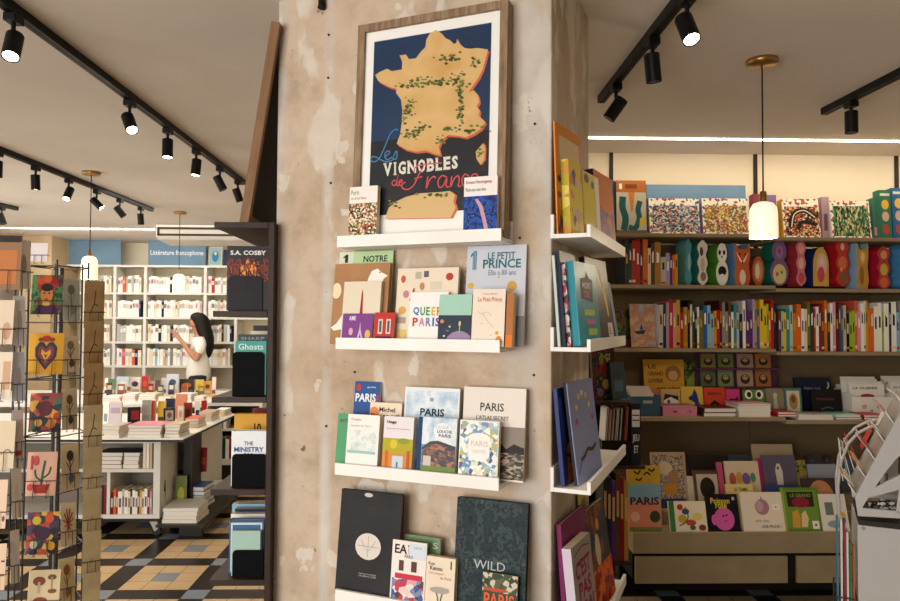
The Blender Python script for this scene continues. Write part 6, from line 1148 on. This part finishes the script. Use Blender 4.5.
for q, (x0, x1, yt, c) in enumerate(it):
    up(x0, x1, yt, 394, zF, .02, c, [('e', .5, .6, .3, .16, ['C8A03A', '7A3A3A', 'E0D8C8', '3A4A6A', 'B8582E'][q % 5]), ('r', .1, .1, .9, .3, ['3A3A44', 'D8C8B0', '8A3A2A', 'C8B090', '4A6A5A'][q % 5])], '%s book upright on the far white table before the bookcase' % lb[q], Yp=8.35 + .1 * (q % 2))
for q, (x0, x1, cs) in enumerate(((102, 121, ('coral', 'white')), (122, 136, ('cream', 'pink', 'white')), (138, 156, ('white', 'silver', 'cream')), (158, 172, ('white', 'peach')), (174, 192, ('cream', 'white', 'white')), (194, 205, ('orange', 'white')), (206, 215, ('white', 'gold')))):
    pile(x0, x1, 396, zF, cs, .026, .2, '%%s up in %s on the far white table' % ['the coral-based pile', 'the cream and pink pile', 'the silver pile', 'the peach pile', 'the all-pale pile', 'the orange-based pile', 'the gold-topped pile'][q], 0, 7.75)

for q, (x0, x1, yt, c, nm_) in enumerate(((106, 112, 383, '3A3A3A', 'charcoal'), (117, 124, 384, '8A4A3A', 'rust'), (126, 131, 385, 'B8A890', 'oatmeal'), (148, 153, 384, '6A2A30', 'wine red'), (157, 163, 385, '4A5A6A', 'slate'), (168, 174, 383, '2A3A5A', 'ink blue'), (181, 187, 384, 'A8542A', 'copper'), (198, 204, 386, '7A6A3A', 'moss'))):
    up(x0, x1, yt, 396, zF, .02, c, [('r', .15, .55, .85, .85, ['C8B898', 'D8D0C0', '7A4A3A', 'C89A6A'][q % 4])], '%s book propped in the middle of the far white table' % nm_, Yp=8.1 + .04 * (q % 2))

# white low bookcase to the side
YS = 7.05
xa_, xb_ = W(204, 440, YS).x, W(262, 440, YS).x; zt3 = W(220, 403, YS).z; zb3 = W(220, 459, YS).z
r = thing('low_bookcase', 'low white bookcase standing beyond the island, beside the shelf unit', 'bookcase', Matrix.Translation((xa_, YS, 0))); w = xb_ - xa_
MB().box(0, w, 0, .35, zt3 - .03, zt3, CARCASS).build('top_board', r); MB().box(0, w, 0, .35, zb3 - .06, zb3, CARCASS).build('bottom_board', r); MB().box(0, .03, 0, .35, zb3 + .0005, zt3 - .0305, CARCASS).build('side_panel', r); MB().box(w - .03, w, 0, .35, zb3 + .0005, zt3 - .0305, CARCASS).build('side_panel', r); MB().box(.031, w - .031, .33, .35, zb3 + .0005, zt3 - .0305, M('3A342E')).build('back_panel', r); MB().box(.02, w - .02, .02, .33, 0, zb3 - .0605, DKE).build('plinth', r)
zm3 = W(220, 429, YS).z; MB().box(.031, w - .031, 0, .329, zm3 - .02, zm3, CARCASS).build('shelf', r)
x = xa_ + .035
for q, c in enumerate('lime white teal navy forest white crimson cream charcoal gold sky'.split()):
    t = (.04, .03, .035)[q % 3]; book(Matrix.Translation((x, YS + .01, zb3 + .0006)), t - .001, .21 - .02 * (q % 2), .15, c, [], '%s book, %s upright on the low white bookcase\'s bottom shelf' % (c, ORD[q])); x += t
x = xa_ + .04
for q, c in enumerate('charcoal white grey navy white'.split()):
    t = (.04, .03, .035)[q % 3]; book(Matrix.Translation((x, YS + .01, zm3 + .0006)), t - .001, .17, .15, c, [], '%s book, %s upright on the low white bookcase\'s upper shelf' % (c, ORD[q])); x += t

# ================================================================== the reader
dg = None
def skin(name, pts, edges, rads, mat, parent=None, sub=2, root=0, mw=None):
    me = bpy.data.meshes.new(name); me.from_pydata(pts, edges, []); o = bpy.data.objects.new(name, me); C.objects.link(o)
    o.modifiers.new('s', 'SKIN'); 
    if not me.skin_vertices: me.attributes
    for i, rr_ in enumerate(rads): me.skin_vertices[0].data[i].radius = (rr_, rr_) if not isinstance(rr_, tuple) else rr_
    me.skin_vertices[0].data[root].use_root = True
    ss = o.modifiers.new('u', 'SUBSURF'); ss.levels = sub; ss.render_levels = sub
    bpy.context.view_layer.update(); d = bpy.context.evaluated_depsgraph_get()
    m2 = bpy.data.meshes.new_from_object(o.evaluated_get(d)); bpy.data.objects.remove(o); bpy.data.meshes.remove(me)
    m2.materials.clear(); m2.materials.append(M(mat, .6)); m2.polygons.foreach_set('use_smooth', [True] * len(m2.polygons)); m2.name = name
    o = bpy.data.objects.new(name, m2); C.objects.link(o)
    if mw is not None: o.matrix_world = mw
    if parent is not None: o.parent = parent
    return o
YPn = 9.42; px_ = W(199, 340, YPn)
MW = Matrix.Translation((px_.x, YPn, 0)) @ Matrix.Rotation(rad(20), 4, 'Z') @ Matrix.Scale(1.02, 4)
# faces -x; y negative is towards the photographer
V, Ed, Rr = [], [], []
def chain(pts, rads, start=None):
    prev = start
    for p, q in zip(pts, rads):
        V.append(p); Rr.append(q); i = len(V) - 1
        if prev is not None: Ed.append((prev, i))
        prev = i
    return prev
pel = chain([(0, 0, .90)], [.125]); ch = chain([(.0, 0, 1.05), (-.005, 0, 1.2), (0, 0, 1.32)], [.11, .115, .105], pel); nk = chain([(-.005, 0, 1.41), (-.02, 0, 1.46)], [.055, .05], ch)
hd = chain([(-.035, 0, 1.53), (-.035, 0, 1.60), (-.02, 0, 1.66)], [(.075, .08), (.088, .092), (.06, .066)], nk)
chain([(-.125, 0, 1.535)], [.014], hd - 1)
ends = {}
for s in (-1, 1):
    e = chain([(0, s * .13, 1.335), (.01, s * .19, 1.29), (-.03, s * .21, 1.10), (-.12, s * .165, 1.22), (-.225, s * .09, 1.36)], [.065, .052, .04, .033, .025], ch)
    h_ = chain([(-.262, s * .068, 1.41)], [.026], e)
    for k in range(4): chain([(-.292 - .003 * k, s * (.062 - .002 * k), 1.455 - .02 * k), (-.318, s * (.045 - .004 * k), 1.47 - .02 * k), (-.318, s * (.022), 1.472 - .02 * k)], [.0105, .0095, .008], h_)
    chain([(-.262, s * .042, 1.44), (-.272, s * .026, 1.462)], [.011, .009], h_)
    l = chain([(.0, s * .085, .84), (-.01, s * .09, .5), (.02, s * .09, .1), (.02, s * .09, .055)], [.085, .06, .042, .045], pel); chain([(-.1, s * .095, .04), (-.16, s * .095, .035)], [.038, .028], l)
person = skin('person', V, Ed, Rr, 'B98468', mw=MW, root=0)
tag(person, 'person with long dark hair in a white shirt, looking down at a phone', 'person')
sh = [(0, 0, .72), (0, 0, 1.05), (-.005, 0, 1.2), (0, 0, 1.33), (-.005, 0, 1.39)]; er = [(0, 1), (1, 2), (2, 3), (3, 4)]; rr2 = [.2, .155, .136, .12, .075]
for s in (-1, 1):
    n = len(sh); sh += [(0, s * .135, 1.335), (.012, s * .195, 1.285), (.01, s * .213, 1.17)]; er += [(3, n), (n, n + 1), (n + 1, n + 2)]; rr2 += [.085, .07, .066]
skin('shirt', sh, er, rr2, 'EDE6DC', person, mw=None)
tp = [(0, 0, .93), (0, 0, .86)]; te = [(0, 1)]; tr_ = [.18, .19]
for s in (-1, 1):
    n = len(tp); tp += [(.0, s * .088, .82), (-.01, s * .092, .5), (.02, s * .092, .12)]; te += [(1, n), (n, n + 1), (n + 1, n + 2)]; tr_ += [.098, .076, .062]
skin('trousers', tp, te, tr_, '2A2A34', person)
b = MB(); hv, hn = [], 20
for z_, cx, rx, ry in ((1.722, -.02, .004, .004), (1.712, -.02, .05, .05), (1.69, -.015, .088, .082), (1.65, -.002, .112, .1), (1.60, .018, .122, .108), (1.53, .04, .11, .112), (1.46, .066, .106, .118), (1.38, .088, .1, .122), (1.30, .102, .086, .118), (1.22, .11, .068, .1), (1.15, .112, .04, .07), (1.11, .108, .01, .02)): hv.append([(cx + rx * math.cos(2 * PI * i / hn) * (1 + .04 * math.sin(5 * i)), ry * math.sin(2 * PI * i / hn) * (1 + .04 * math.cos(7 * i)), z_) for i in range(hn)])
nr = len(hv); b.add([p for q in hv for p in q], [(j * hn + i, (j + 1) * hn + i, (j + 1) * hn + (i + 1) % hn, j * hn + (i + 1) % hn) for j in range(nr - 1) for i in range(hn)], M('17120F', .5), True); b.build('hair', person)
for s in (-1, 1):
    b = MB(); b.lathe([(0, -.008), (.007, -.004), (.009, 0), (.007, .004), (0, .008)], M('241A16'), 8); o = b.build('eye', None); o.parent = person; o.location = (-.114, s * .034, 1.575)
b = MB(); b.box(-.006, .006, -.022, .022, -.004, .004, M('9A4A44')); o = b.build('mouth', None); o.parent = person; o.location = (-.108, 0, 1.495)
ph = MW @ Matrix.Translation((-.299, 0, 1.43)) @ Matrix.Rotation(rad(18), 4, 'Y')
r = thing('phone', 'dark phone held up in the reader\'s hands', 'phone', ph)
MB().box(-.005, .004, -.038, .038, -.05, .10, M('2A2C30', .3)).build('case', r, bevel=.002); MB().box(.0042, .005, -.034, .034, -.044, .094, EMIT((.6, .68, .7), .5)).build('screen', r)
